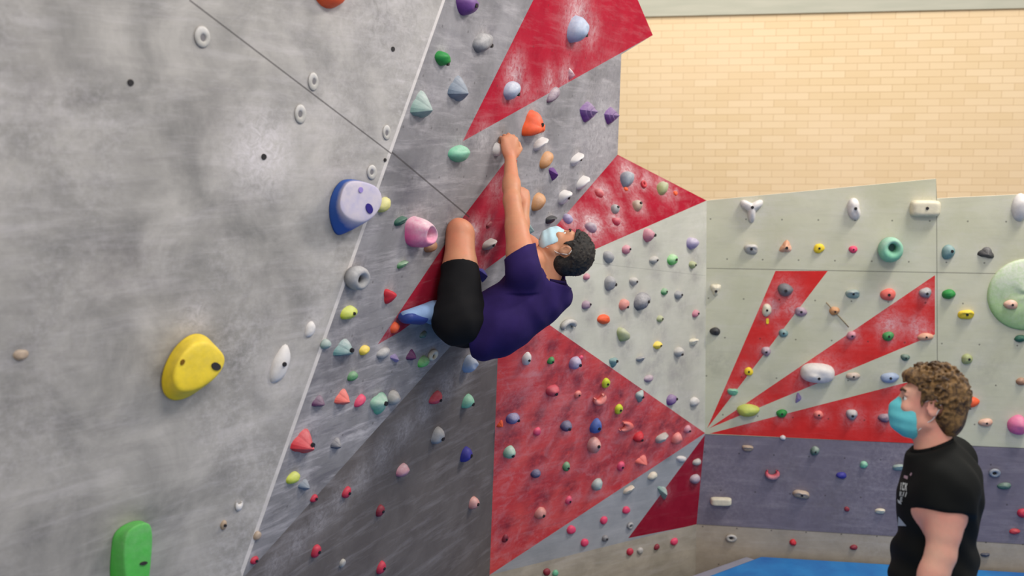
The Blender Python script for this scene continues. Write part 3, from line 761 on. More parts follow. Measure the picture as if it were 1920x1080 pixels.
BIG = {
 'big blue hold with chalky top at the edge of the near wall': ([(640, 338), (672, 338), (690, 352), (690, 385), (672, 420), (640, 441), (626, 436), (617, 405), (620, 368)], [(652, 342), (700, 347), (717, 368), (712, 392), (690, 412), (655, 408), (637, 385)], .085),
 'big rounded yellow hold low on the near grey wall': ([(372, 622), (398, 640), (400, 690), (370, 735), (330, 756), (303, 745), (298, 705), (318, 658), (345, 630)], [(372, 640), (405, 648), (427, 668), (416, 698), (378, 728), (338, 738), (322, 712), (338, 668)], .085),
 'tall bright green hold at the bottom of the near wall': ([(236, 982), (262, 976), (276, 990), (274, 1060), (262, 1125), (228, 1130), (206, 1090), (208, 1030), (214, 1000)], [(248, 990), (274, 980), (285, 996), (283, 1050), (274, 1110), (248, 1112), (234, 1060), (236, 1010)], .06)}
def disc_mesh(name, r, t, n=12, ry=None):
    ry = ry or r
    V = [(r*math.cos(2*PI*k/n), ry*math.sin(2*PI*k/n), -t) for k in range(n)]+[(r*.9*math.cos(2*PI*k/n), ry*.9*math.sin(2*PI*k/n), t) for k in range(n)]
    Fs = [(k, (k+1) % n, n+(k+1) % n, n+k) for k in range(n)]+[tuple(range(n, 2*n)), tuple(range(n-1, -1, -1))]
    return mesh_from(name, V, Fs, False)

def frame_at(plane, p, rot):
    """orthonormal frame on the board: y shows upright in the picture, then turned by rot"""
    e = .002
    ju = (proj(p+plane.u*e)-proj(p))/e; jv = (proj(p+plane.v*e)-proj(p))/e
    A = np.array([[ju[0], jv[0]], [ju[1], jv[1]]])
    q = np.linalg.solve(A, np.array([0, -1.0]))
    y = unit(plane.u*q[0]+plane.v*q[1]); x = unit(np.cross(y, plane.n))
    a = math.radians(rot)
    x2 = x*math.cos(a)+y*math.sin(a); y2 = -x*math.sin(a)+y*math.cos(a)
    return x2, y2
def frame_matrix(p, x, y, n):
    return Matrix(((x[0], y[0], n[0], p[0]), (x[1], y[1], n[1], p[1]), (x[2], y[2], n[2], p[2]), (0, 0, 0, 1)))

ASPECT = dict(dome=.52, jug=.62, bigjug=.55, slab=.45, fin=.5, ridged=.6, shield=.45, drop=.5, disc=.4, ring=.4, jugring=.6, horseshoe=.45, crescent=.45,
              crimp=.6, fan=.5, bar=.5, loaf=.5, tri=.4, kidney=.5, cup=.75, nut=.12, tag=.25, volume=.1)
FIELDS = {k: [] for k in HOLDS}
def field(fc, px, py, rpx, amp, kind='chalk'):
    pl = PLANES[fc]; s, t_ = pl.stp(px, py)
    FIELDS[fc].append((s, t_, rpx*pl.depth(px, py)/F, amp, kind))

def build_holds():
    seed = 100
    made = {}
    for fc, lst in HOLDS.items():
        pl = PLANES[fc]
        for hd in lst:
            seed += 1
            p = pl.at(hd['x'], hd['y']); d = (p-CAM).dot(AF); s = d/F
            x, y = frame_at(pl, p, hd['rot'])
            e = .002
            kx = np.linalg.norm((proj(p+x*e)-proj(p))/e)*s; ky = np.linalg.norm((proj(p+y*e)-proj(p))/e)*s
            w = hd['w']*s/max(.68, min(1, kx)); h = hd['h']*s/max(.68, min(1, ky))
            if fc == 'RF': w *= .9; h *= .9
            asp = hd['dep'] if hd['dep'] is not None else ASPECT[hd['kind']]
            dep = asp*(min(w, h) if hd['kind'] not in ('fin', 'crimp', 'volume') else (w*h)**.5)
            pn = (proj(p+pl.n*dep)-proj(p))*.42          # the body leans out of the wall: seat it so that its middle shows at (x, y)
            p = pl.at(hd['x']-pn[0], hd['y']-pn[1])
            if hd['label'].startswith('small peach hold fixed'): p = p+pl.n*.036
            me, height = hold_mesh(hd['kind'], w, h, dep, seed)
            if hd['label'] in BIG:
                bpy.data.meshes.remove(me); bp, tp, dep = BIG[hd['label']]
                me = plateau_mesh(pl, bp, tp, dep, p, x, y, 14 if hd['col'] == 'yellow' else 5)
            me.name = hd['name']
            if hd['kind'] == 'nut':
                bpy.data.meshes.remove(me); me = disc_mesh('bolt_insert', w*.4, .003, 14)
            m = BOLT if hd['kind'] == 'nut' else (mat_face('blue', (222, 208, 208)) if hd['label'].startswith('big blue hold') else mat_hold(hd['col'], hd['chalk']))
            o = link(hd['name'], me, m)
            o.matrix_world = frame_matrix(p, x, y, pl.n)
            tag(o, hd['label'], hd['cat'], GROUPS[fc] if hd['cat'] == 'climbing hold' else ('pocket rings in the near wall' if hd['name'] == 'pocket_hold' else ('bolt holes in the near wall' if hd['name'] == 'bolt_insert' else None)))
            made[hd['label']] = (o, w, h, dep, p, x, y, pl)
            if hd['bolt'] and height:
                bxp, byp = hd['bx']*w, hd['by']*h
                q = height(bxp, byp)
                b = link('bolt', disc_mesh('bolt', max(.0055, min(.010, .13*min(w, h))), .004, 8), BOLT, o)
                b.location = (q[0], q[1], q[2]+.001)
            if hd['kind'] in ('ring', 'jugring') and fc in ('F', 'M', 'R'):
                b = link('hollow', disc_mesh('hollow', .26*w, .003, 16, .26*h), (POCKET if fc == 'F' else HOLLOW) if hd['kind'] == 'ring' else mat_hold('teal', .1), o)
                b.location = (0, 0, .12*dep if fc != 'F' else .1*dep)
    bpy.context.view_layer.update()
    def surf_disc(label, px, py, r, ry, mat, name):
        o = made[label][0]
        bvh = BVHTree.FromObject(o, bpy.context.evaluated_depsgraph_get())
        inv = o.matrix_world.inverted()
        oc = inv @ Vector(CAM); od = (inv.to_3x3() @ Vector(unit(ray(px, py)))).normalized()
        loc, n, _, _ = bvh.ray_cast(oc, od)
        if loc is None: print('no surface for', name); return
        b = link(name, disc_mesh(name, r, .003, 20, ry), mat, o)
        b.rotation_mode = 'QUATERNION'
        b.rotation_quaternion = n.to_track_quat('Z', 'Y')
        b.location = loc+n*.0005
    L = 'big rounded yellow hold low on the near grey wall'
    surf_disc(L, 405, 687, .013, .020, HOLLOW, 'bolt_recess')
    surf_disc(L, 342, 679, .010, .007, simple('hold_recess_ochre', (120, 84, 20), .6, .2, .1), 'screw_hole')
    L = 'big blue hold with chalky top at the edge of the near wall'
    surf_disc(L, 692, 391, .016, .022, NAVYHOLE, 'bolt_recess')
    surf_disc(L, 676, 356, .011, .011, LILACHOLE, 'screw_recess')
    L = 'tall bright green hold at the bottom of the near wall'
    surf_disc(L, 269, 1056, .006, .014, HOLLOW, 'screw_hole')
    o, w, h, dep, p, x, y, pl = made['tan orange hold crossed by a thin rod']
    a = pl.at(1549, 567); b = pl.at(1591, 613)
    inv = np.linalg.inv(np.array(o.matrix_world))
    loc = [(inv @ np.append(q+pl.n*.008, 1))[:3] for q in (a, b)]
    link('rod', tube_mesh('rod', loc, .0035, 8), simple('rod_tan', (150, 132, 104), .6), o)
    o, w, h, dep, p, x, y, pl = made['huge light green volume at the right edge']
    return made
# ---------------------------------------------------------------- chalk clouds and rubber scuffs round the holds, some fields also paint light
for fc, lst in HOLDS.items():
    for hd in lst:
        s = (hd['w']*hd['h'])**.5
        if hd['kind'] in ('nut', 'tag', 'volume'): continue
        if fc == 'R1': field(fc, hd['x'], hd['y'], s*1.0, .55)
        elif fc == 'RF':
            field(fc, hd['x'], hd['y']+3, s*1.0+4, .42); field(fc, hd['x'], hd['y']-26, s*.7+10, .8, 'scuff')
        elif fc == 'F1': field(fc, hd['x']+4, hd['y']+24, s*.6+8, .42, 'scuff'); field(fc, hd['x'], hd['y'], s*.8, .3)
        elif fc == 'R':
            if hd['y'] < 800: field(fc, hd['x'], hd['y'], s*.9, .38)
        elif fc == 'M': field(fc, hd['x']-4, hd['y']-6, s*.95, .4); field(fc, hd['x']+10, hd['y']-22, s*.55, .3, 'scuff')
        elif fc in ('D', 'G'): field(fc, hd['x'], hd['y'], s*.7, .18)
for (x, y, r, a) in ((1082, 28, 52, .62), (1110, 60, 34, .38), (965, 140, 36, .62), (985, 168, 24, .35), (1030, 150, 25, .45), (1060, 140, 26, .5), (905, 262, 30, .45)): field('M', x, y, r, a)
field('M', 650, 800, 260, 1.0, 'streak'); field('M', 780, 430, 200, .5, 'streak'); field('D', 560, 960, 160, 1.0, 'streak'); field('D', 900, 640, 80, .8, 'streak')
field('M', 1120, 250, 110, .42); field('M', 1010, 330, 60, .25); field('M', 770, 350, 70, .35, 'scuff'); field('M', 640, 640, 90, .3, 'scuff')
field('F', 740, 40, 150, .32); field('F', 640, 200, 120, .25); field('F', 560, 760, 90, .22)  # broad pale fields paint the stronger light towards the upper right
for i in range(12): field('D', 935-i*40+22, 585+i*42+14, 34, .34)  # dusty pale band along the crease, its soft rounded shading put into the colour
field('M', 885, 440, 26, .8); field('M', 930, 350, 30, .3); field('M', 1050, 345, 55, .3)
field('M', 845, 395, 32, .5, 'scuff'); field('M', 815, 360, 26, .3, 'scuff')
field('M', 915, 440, 30, .5, 'scuff'); field('M', 960, 400, 30, .3, 'scuff')
for (x, y, r, a) in ((1110, 422, 26, .95), (1068, 408, 24, .6), (1130, 360, 22, .6), (1215, 335, 16, .5), (1178, 325, 24, .7), (1155, 415, 22, .6)): field('R1', x, y, r, a)
for (x, y, r, a) in ((1010, 640, 22, .4), (975, 745, 40, .42), (1060, 770, 70, .3), (1180, 760, 40, .25), (1000, 700, 30, .3)): field('RF', x, y, r, a)
for (x, y, r, a) in ((1010, 920, 50, .45), (1000, 950, 40, .35), (1180, 835, 45, .35), (1120, 770, 40, .3), (1250, 790, 40, .25)): field('RF', x, y, r, a, 'scuff')
for (x, y, r, a) in ((490, 285, 75, .8), (365, 595, 38, .6), (590, 600, 30, .5), (520, 700, 55, .35), (610, 300, 45, .25), (740, 60, 60, .3), (560, 60, 60, .15)): field('F', x, y, r, a)
for (x, y, r, a) in ((220, 505, 70, .45), (390, 230, 70, .25), (100, 150, 80, .2), (60, 650, 20, .2), (260, 470, 50, .3), (520, 545, 60, .2)): field('F', x, y, r, a, 'scuff')
for (x, y, r, a) in ((1668, 608, 22, .7), (1720, 615, 22, .6), (1448, 575, 16, .7), (1490, 580, 16, .6), (1590, 620, 22, .4)): field('R', x, y, r, a)
for (x, y, r, a) in ((1345, 680, 35, .3), (1400, 660, 30, .15), (1450, 720, 28, .25), (1640, 720, 40, .2), (1850, 690, 50, .2), (1560, 945, 50, .35), (1480, 880, 40, .3), (1480, 1000, 30, .2)): field('R', x, y, r, a, 'scuff')
for (x, y, r, a) in ((1220, 690, 50, .4), (1270, 700, 45, .4), (1230, 610, 35, .3), (1160, 640, 30, .3), (1290, 760, 40, .25)): field('F1', x, y, r, a, 'scuff')

EDGE = simple('board_edge_ply', (226, 212, 190), .6, .2, .08, 20)
GREYA, GREYB = lin(150, 146, 148), lin(178, 174, 174)

mF = board_mat('paint_near_grey', FP, lin(130, 127, 124), lin(184, 178, 172),
               paints=[([(836, -4), (831, -4), (451, 1070), (455, 1085)], lin(196, 189, 185))],
               seams=[((355, 0), (735, 289))], smear=smear_angle(FP, (250, 500), (330, 380)), smear_amt=.36, chalk_amt=.5, mott=4.2, scuff=lin(98, 92, 94), seam_w=.0028)
mM = board_mat('paint_leaning_grey', MP, lin(116, 113, 114), lin(154, 150, 152),
               paints=[([(1000, 0), (855, 272), (1224, 66), (1196, 0), (1160, -70), (1035, -70)], lin(162, 22, 45)),
                       ([(708, 646), (870, 405), (945, 306), (970, 300), (948, 478), (750, 622)], lin(150, 26, 48))],
               seams=[((733, 284), (880, 407))], smear=smear_angle(MP, (560, 900), (700, 735)), smear_amt=.45, chalk_amt=.12, tnut=(.2, .2, .35), mott=3.0,
               scuff=lin(74, 70, 84), seam_w=.0036)
mR1 = board_mat('paint_red_triangle', R1P, lin(146, 18, 38), lin(160, 23, 46), mott=8, wear=.10, smear=.6, smear_amt=.08)
mF1 = board_mat('paint_pale_grey', F1P, lin(176, 174, 162), lin(200, 198, 184), smear=1.4, smear_amt=.22, chalk_amt=.2, scuff=lin(118, 110, 118), mott=2.0,
                seams=[((1100, 492), (1323, 517))], seam_w=.002, seam_amt=.22)
mRF = board_mat('paint_large_red', RFP, lin(218, 58, 66), lin(246, 96, 90), mott=4, wear=.42, smear=smear_angle(RFP, (1050, 900), (1056, 760)), smear_amt=.34, chalk_amt=.25,
                scuff=lin(96, 46, 64), chalk_col=lin(236, 176, 178))
mG = board_mat('paint_corner_strip', GP, lin(140, 142, 145), lin(162, 162, 165), paints=[([(1322, 815), (1178, 1009), (1306, 984)], lin(134, 20, 42))], mott=4, smear=.7, smear_amt=.2,
               seams=[])
mK = board_mat('paint_beige_kick', KLP, lin(150, 142, 128), lin(176, 166, 152), mott=6, smear=.2, smear_amt=.25)
mD = board_mat('paint_shaded_grey', DP, lin(98, 90, 87), lin(116, 108, 104), mott=5, smear=smear_angle(DP, (600, 950), (760, 800)), smear_amt=.2, scuff=lin(60, 54, 54))  # base colour darker than the leaning wall, shade under the overhang put in
mR = board_mat('paint_right_wall', RW, lin(188, 186, 158), lin(206, 203, 180),
               paints=[([(1454, 508), (1552, 508), (1326, 803)], RED2), ([(1753, 516), (1330, 803), (1753, 627)], RED2),
                       ([(1330, 812), (1752, 708), (1770, 712), (1700, 831), (1760, 834)], RED2)][:2] +
                      [([(1330, 813), (1712, 714), (1757, 703), (1757, 834)], RED2),
                       ([(1200, 809), (2300, 857), (2300, 1044), (1200, 976)], lin(114, 107, 119)),
                       ([(1200, 976), (2300, 1044), (2300, 1300), (1200, 1300)], lin(164, 152, 136))],
               seams=[((1325, 503), (1755, 511)), ((1755, 511), (2100, 517)), ((1756, 340), (1758, 815)), ((1200, 809), (2300, 857)), ((1200, 976.5), (2300, 1044.5))],
               smear=1.45, smear_amt=.2, chalk_amt=.12, tnut=(.217, .25, .55), mott=2.2, scuff=lin(104, 98, 98), seam_w=.003, seam_amt=.5)

MpolyPix = [(878, -122), (1130, -122), (1196, 0), (1224, 66), (1165, 102)]
poly_board('wall_leaning', MP, [MP.at(*q) for q in MpolyPix]+[W, J, X1, MP.at(878, -122)][:3], mM, EDGE, .03, .035, FIELDS['M'], 'big leaning grey climbing wall with red stripes')
poly_board('wall_near_left', FP, [FP.at(878, -122), FP.at(-320, -122), FP.at(-320, 1250), FP.at(395, 1250)], mF, EDGE, .03, .05, FIELDS['F'], 'near grey climbing wall, out of focus')
poly_board('wall_red_triangle', R1P, [W, Ct, J], mR1, EDGE, .03, .035, FIELDS['R1'], 'red triangular board under the brick wall')
poly_board('wall_pale_triangle', F1P, [Ct, Cm, J], mF1, EDGE, .03, .035, FIELDS['F1'], 'pale triangular board beside the right wall')
poly_board('wall_large_red', RFP, [Cm, J, K], mRF, EDGE, .03, .035, FIELDS['RF'], 'large red triangular board')
poly_board('wall_corner_strip', GP, [Cm, K, Cl], mG, EDGE, .02, .05, FIELDS['G'], 'grey and dark red strip low in the corner')
poly_board('wall_left_kickboard', KLP, [K, Cl, np.array([Cl[0], Cl[1], FLOOR_Z]), np.array([K[0], K[1], FLOOR_Z])], mK, EDGE, .02, .06, FIELDS['KL'], 'beige kickboard left of the corner')
rD = ray(918, 1260); rX = ray(380, 1260)
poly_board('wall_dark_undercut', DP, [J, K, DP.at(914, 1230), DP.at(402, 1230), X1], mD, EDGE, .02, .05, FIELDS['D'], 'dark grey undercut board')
rb = lambda px: (lambda q: np.array([q[0], q[1], FLOOR_Z]))(RW.at(px, 1000))
RR = RW.at(2250, 348)
poly_board('wall_right', RW, [Ct, RW.at(1755, 335), RW.at(1757, 372), RR, np.array([RR[0], RR[1], FLOOR_Z]), np.array([Cl[0], Cl[1], FLOOR_Z]), Cl, Cm], mR, EDGE, .03, .05, FIELDS['R'], 'pale right climbing wall with red sunburst stripes')

# ---------------------------------------------------------------- brick wall behind, beam above it
def brick_mat():
    t = NT('pale_brick'); uv = t.uv()
    br = t.n('ShaderNodeTexBrick')
    t.put(br.inputs['Vector'], uv)
    br.offset = .5; br.offset_frequency = 2; br.squash = 1.0
    br.inputs['Scale'].default_value = 1.0
    br.inputs['Brick Width'].default_value = .205; br.inputs['Row Height'].default_value = .0635
    br.inputs['Mortar Size'].default_value = .0028; br.inputs['Mortar Smooth'].default_value = .3; br.inputs['Bias'].default_value = 0.0
    br.inputs['Color1'].default_value = (*lin(222, 196, 156), 1); br.inputs['Color2'].default_value = (*lin(230, 206, 170), 1)
    br.inputs['Mortar'].default_value = (*lin(198, 168, 128), 1)
    n = t.ramp(t.noise(uv, .8, 3), .35, .7)
    c = t.mix(t.m('MULTIPLY', n, .35), br.outputs['Color'], lin(232, 206, 176))
    t.bump(t.m('SUBTRACT', 1.0, br.outputs['Fac']), .15, .004)
    return t.done(c, .7, .2)
def quad_wall(name, plane, pts, mat, thick, label):
    o = poly_board(name, plane, pts, mat, mat, thick, 5.0, None, label)
    return o
b0 = BW.p0
def bw(s, z): q = b0+BW.u*s; return np.array([q[0], q[1], z])
zb = BW.at(1560, 24)[2]
quad_wall('wall_back', BW, [bw(-7, FLOOR_Z), bw(7, FLOOR_Z), bw(7, zb+.02), bw(-7, zb+.02)], brick_mat(), .2, 'pale cream brick wall behind the climbing walls')
BM = Plane(b0-BW.n*-.03, b0-BW.n*-.03+BW.u, b0-BW.n*-.03+np.array([0, 0, 1.0]))
tb = NT('beam_paint'); uvb = tb.uv()
mp = tb.mapping(uvb, 0, (1, 10, 1))
beam = tb.done(tb.mix(tb.ramp(tb.noise(mp, 2, 4), .3, .7), lin(172, 172, 158), lin(184, 182, 168)), .6, .2)
quad_wall('trim_1', BM, [bw(-7, zb)+BM.p0-b0, bw(7, zb)+BM.p0-b0, bw(7, zb+2.2)+BM.p0-b0, bw(-7, zb+2.2)+BM.p0-b0], beam, .15, 'pale painted band above the brick wall')

# ---------------------------------------------------------------- floor and crash mat
def floor_mat():
    t = NT('floor_grey'); ob = t.obj()
    return t.done(t.mix(t.noise(ob, 3, 4), lin(92, 92, 98), lin(112, 112, 118)), .6, .3)
fl = mesh_from('floor', [(-7, -4, FLOOR_Z), (9, -4, FLOOR_Z), (9, 12, FLOOR_Z), (-7, 12, FLOOR_Z)], [(0, 1, 2, 3)], False)
struct(link('floor', fl, floor_mat()), 'grey floor under the mats')

def on_z(px, py, z=0.0):
    r = ray(px, py); return CAM+r*((z-CH)/r[2])
m1 = on_z(1425, 1039)+RW.n*.03; m2 = on_z(2250, 1092)
off = RW.n*.03
fr = RW.at(2250, 1000)
A_ = m1; 
q1 = on_z(1330, 1078)
dl = unit(q1-m1)
Bf = np.array([m1[0]+dl[0]*3.4, m1[1]+dl[1]*3.4, 0]); 
right = np.array([fr[0]+RW.n[0]*.05, fr[1]+RW.n[1]*.05, 0])
def mat_prism(name, ring, z0, z1, bev):
    bm = bmesh.new()
    lo = [bm.verts.new((p[0], p[1], z0)) for p in ring]; hi = [bm.verts.new((p[0], p[1], z1)) for p in ring]
    n = len(ring)
    bm.faces.new(hi); bm.faces.new(lo[::-1])
    for i in range(n): bm.faces.new((lo[i], lo[(i+1) % n], hi[(i+1) % n], hi[i]))
    bmesh.ops.recalc_face_normals(bm, faces=bm.faces[:])
    bmesh.ops.bevel(bm, geom=bm.edges[:], offset=bev, segments=3, profile=.6, affect='EDGES')
    me = bpy.data.meshes.new(name); bm.to_mesh(me); bm.free()
    for p in me.polygons: p.use_smooth = True
    return me
tm = NT('mat_vinyl_blue'); obm = tm.obj()
blue = tm.done(tm.mix(tm.ramp(tm.noise(obm, 4, 5, .6), .3, .7), lin(22, 100, 176), lin(40, 136, 204)), .42, .4)
tm.bump(tm.noise(obm, 5, 3), .1, .02)
ringp = [m1, Bf, np.array([Bf[0]+1.0, -1.5, 0]), np.array([4.6, -1.5, 0]), right]
mat_o = link('crash_mat', mat_prism('crash_mat', ringp, -.07, 0.0, .02), blue)
tag(mat_o, 'bright blue crash mat at the foot of the right wall', 'mat')
# grey canvas border and side of the mat
nside = unit(np.array([dl[1], -dl[0], 0])); 
if nside.dot(np.array([-1, 0, 0])) < 0: nside = -nside
wing = [m1+np.array([0, 0, 0]), Bf, Bf+nside*.16, m1+nside*.10+dl*.02]
gm = simple('mat_canvas_grey', (138, 138, 152), .7, .2, .1, 12)
link('canvas_border', mat_prism('canvas_border', wing, -.12, -.03, .015), gm, mat_o)
body_ring = [m1+dl*.02, Bf, np.array([Bf[0]+1.0, -1.5, 0]), np.array([4.6, -1.5, 0]), right]
link('foam_base', mat_prism('foam_base', body_ring, FLOOR_Z, -.07, .01), simple('mat_side_dark', (52, 54, 66), .7, .2, .1), mat_o)
made = build_holds()
# ---------------------------------------------------------------- implicit surfaces -> one continuous mesh
class SDF:
    def __init__(s, lo, hi, h):
        s.lo = np.asarray(lo, float); s.h = h
        s.n = np.ceil((np.asarray(hi)-s.lo)/h).astype(int)+1
        s.ax = [s.lo[i]+h*np.arange(s.n[i]) for i in range(3)]
        s.g = np.full(tuple(s.n), 1.0, np.float32)
    def _sl(s, lo, hi):
        sl = []
        for i in range(3):
            a = int(np.clip(np.floor((lo[i]-s.lo[i])/s.h), 0, s.n[i]-1)); b = int(np.clip(np.ceil((hi[i]-s.lo[i])/s.h)+1, 1, s.n[i]))
            sl.append(slice(a, max(b, a+1)))
        X, Y, Z = np.meshgrid(s.ax[0][sl[0]], s.ax[1][sl[1]], s.ax[2][sl[2]], indexing='ij')
        return tuple(sl), np.stack([X, Y, Z], -1)
    def add(s, prim, k=0.02, op='u'):
        f, lo, hi = prim
        m = 2*k+3*s.h
        sl, p = s._sl(np.asarray(lo)-m, np.asarray(hi)+m)
        d = f(p); a = s.g[sl]
        if op == 'u':
            if k > 0:
                hh = np.clip(.5+.5*(a-d)/k, 0, 1); r = a*(1-hh)+d*hh-k*hh*(1-hh)
            else: r = np.minimum(a, d)
        elif op == 's':
            hh = np.clip(.5-.5*(a+d)/max(k, 1e-6), 0, 1); r = a*(1-hh)-d*hh+k*hh*(1-hh)
        s.g[sl] = r
        return s
    def cut(s, fn):                      # keep where fn < 0 everywhere
        X, Y, Z = np.meshgrid(*s.ax, indexing='ij')
        s.g = np.maximum(s.g, fn(np.stack([X, Y, Z], -1))).astype(np.float32)
        return s
    def disp(s, fn):
        X, Y, Z = np.meshgrid(*s.ax, indexing='ij')
        s.g = (s.g+fn(np.stack([X, Y, Z], -1))).astype(np.float32)
        return s
    def merge(s, o, k):
        hh = np.clip(.5+.5*(s.g-o.g)/k, 0, 1); s.g = (s.g*(1-hh)+o.g*hh-k*hh*(1-hh)).astype(np.float32)
        return s
    def mesh(s, name, smooth=2):
        g = s.g; n = g.shape
        ins = g < 0
        for ax in range(3):              # never let the surface leave the box
            sl = [slice(None)]*3; sl[ax] = 0; ins[tuple(sl)] = False; sl[ax] = -1; ins[tuple(sl)] = False
        cnt = np.zeros(tuple(x-1 for x in n), np.int8)
        for dx in (0, 1):
            for dy in (0, 1):
                for dz in (0, 1):
                    cnt += ins[dx:n[0]-1+dx, dy:n[1]-1+dy, dz:n[2]-1+dz]
        act = np.argwhere((cnt > 0) & (cnt < 8))
        acc = np.zeros((len(act), 3)); c = np.zeros(len(act))
        corners = [(i, j, k) for i in (0, 1) for j in (0, 1) for k in (0, 1)]
        for a in corners:
            for ax in range(3):
                if a[ax] == 1: continue
                b = list(a); b[ax] = 1
                ia = act+np.array(a); ib = act+np.array(b)
                va = g[ia[:, 0], ia[:, 1], ia[:, 2]]; vb = g[ib[:, 0], ib[:, 1], ib[:, 2]]
                sa = ins[ia[:, 0], ia[:, 1], ia[:, 2]]; sb = ins[ib[:, 0], ib[:, 1], ib[:, 2]]
                m = sa != sb
                t = np.clip(np.where(m, va/np.where(np.abs(va-vb) < 1e-9, 1e-9, va-vb), 0), 0, 1)
                pos = np.tile(np.array(a, float), (len(act), 1)); pos[:, ax] += t
                acc[m] += pos[m]; c[m] += 1
        V = s.lo+(act+acc/np.maximum(c, 1)[:, None])*s.h
        vid = np.full(tuple(x-1 for x in n), -1, np.int64)
        vid[act[:, 0], act[:, 1], act[:, 2]] = np.arange(len(act))
        quads = []
        for ax in range(3):
            u, v = (ax+1) % 3, (ax+2) % 3
            A = ins[tuple(slice(0, n[i]-1) if i == ax else slice(1, n[i]-1) for i in range(3))]
            B = ins[tuple(slice(1, n[i]) if i == ax else slice(1, n[i]-1) for i in range(3))]
            e = np.argwhere(A != B)
            base = e.copy(); 
            for i in range(3):
                if i != ax: base[:, i] += 1
            fl = A[e[:, 0], e[:, 1], e[:, 2]]
            def cell(du, dv):
                q = base.copy(); q[:, u] -= du; q[:, v] -= dv
                return vid[q[:, 0], q[:, 1], q[:, 2]]
            q = np.stack([cell(0, 0), cell(1, 0), cell(1, 1), cell(0, 1)], 1)
            q[~fl] = q[~fl][:, ::-1]
            quads.append(q)
        Q = np.concatenate(quads)
        Q = Q[(Q >= 0).all(1)]
        for _ in range(smooth):
            sm = np.zeros_like(V); ct = np.zeros(len(V))
            for i in range(4):
                a, b = Q[:, i], Q[:, (i+1) % 4]
                np.add.at(sm, a, V[b]); np.add.at(ct, a, 1); np.add.at(sm, b, V[a]); np.add.at(ct, b, 1)
            V = .5*V+.5*sm/np.maximum(ct, 1)[:, None]
        me = bpy.data.meshes.new(name)
        me.vertices.add(len(V)); me.vertices.foreach_set('co', V.astype(np.float32).ravel())
        me.loops.add(4*len(Q)); me.loops.foreach_set('vertex_index', Q.astype(np.int32).ravel())
        me.polygons.add(len(Q)); me.polygons.foreach_set('loop_start', np.arange(0, 4*len(Q), 4, dtype=np.int32))
        me.polygons.foreach_set('loop_total', np.full(len(Q), 4, np.int32))
        me.polygons.foreach_set('use_smooth', np.ones(len(Q), bool))
        me.update(); me.validate()
        return me

def cap(a, b, ra, rb, lat=None, sq=1.0):
    """tapered limb; lat/sq: stretch sideways along lat by sq"""
    a = np.asarray(a, float); b = np.asarray(b, float)
    l = None if lat is None else unit(lat)
    def cz(p):
        if l is None: return p
        q = (p-a).dot(l)
        return p-(q*(1-1/sq))[..., None]*l
    b2 = b if l is None else cz(b[None])[0]
    ba = b2-a; L2 = max(ba.dot(ba), 1e-12)
    def f(p):
        q = cz(p)
        h = np.clip((q-a).dot(ba)/L2, 0, 1)
        return (np.linalg.norm(q-a-h[..., None]*ba, axis=-1)-(ra+(rb-ra)*h)).astype(np.float32)
    R = max(ra, rb)*sq
    return f, np.minimum(a, b)-R, np.maximum(a, b)+R
def ell(c, axes, rad):
    c = np.asarray(c, float); A = np.array([unit(x) for x in axes]); r = np.asarray(rad, float)
    def f(p):
        q = (p-c) @ A.T
        k0 = np.linalg.norm(q/r, axis=-1); k1 = np.linalg.norm(q/(r*r), axis=-1)
        return (k0*(k0-1)/np.maximum(k1, 1e-6)).astype(np.float32)
    R = max(rad)
    return f, c-R, c+R
def box(c, axes, half, rnd=0.0):
    c = np.asarray(c, float); A = np.array([unit(x) for x in axes]); hf = np.asarray(half, float)-rnd
    def f(p):
        q = np.abs((p-c) @ A.T)-hf
        return (np.linalg.norm(np.maximum(q, 0), axis=-1)+np.minimum(q.max(-1), 0)-rnd).astype(np.float32)
    R = np.linalg.norm(half)
    return f, c-R, c+R
def half(pt, n):                      # negative on the side the normal points away from
    pt = np.asarray(pt, float); n = unit(n)
    return lambda p: (p-pt).dot(n).astype(np.float32)

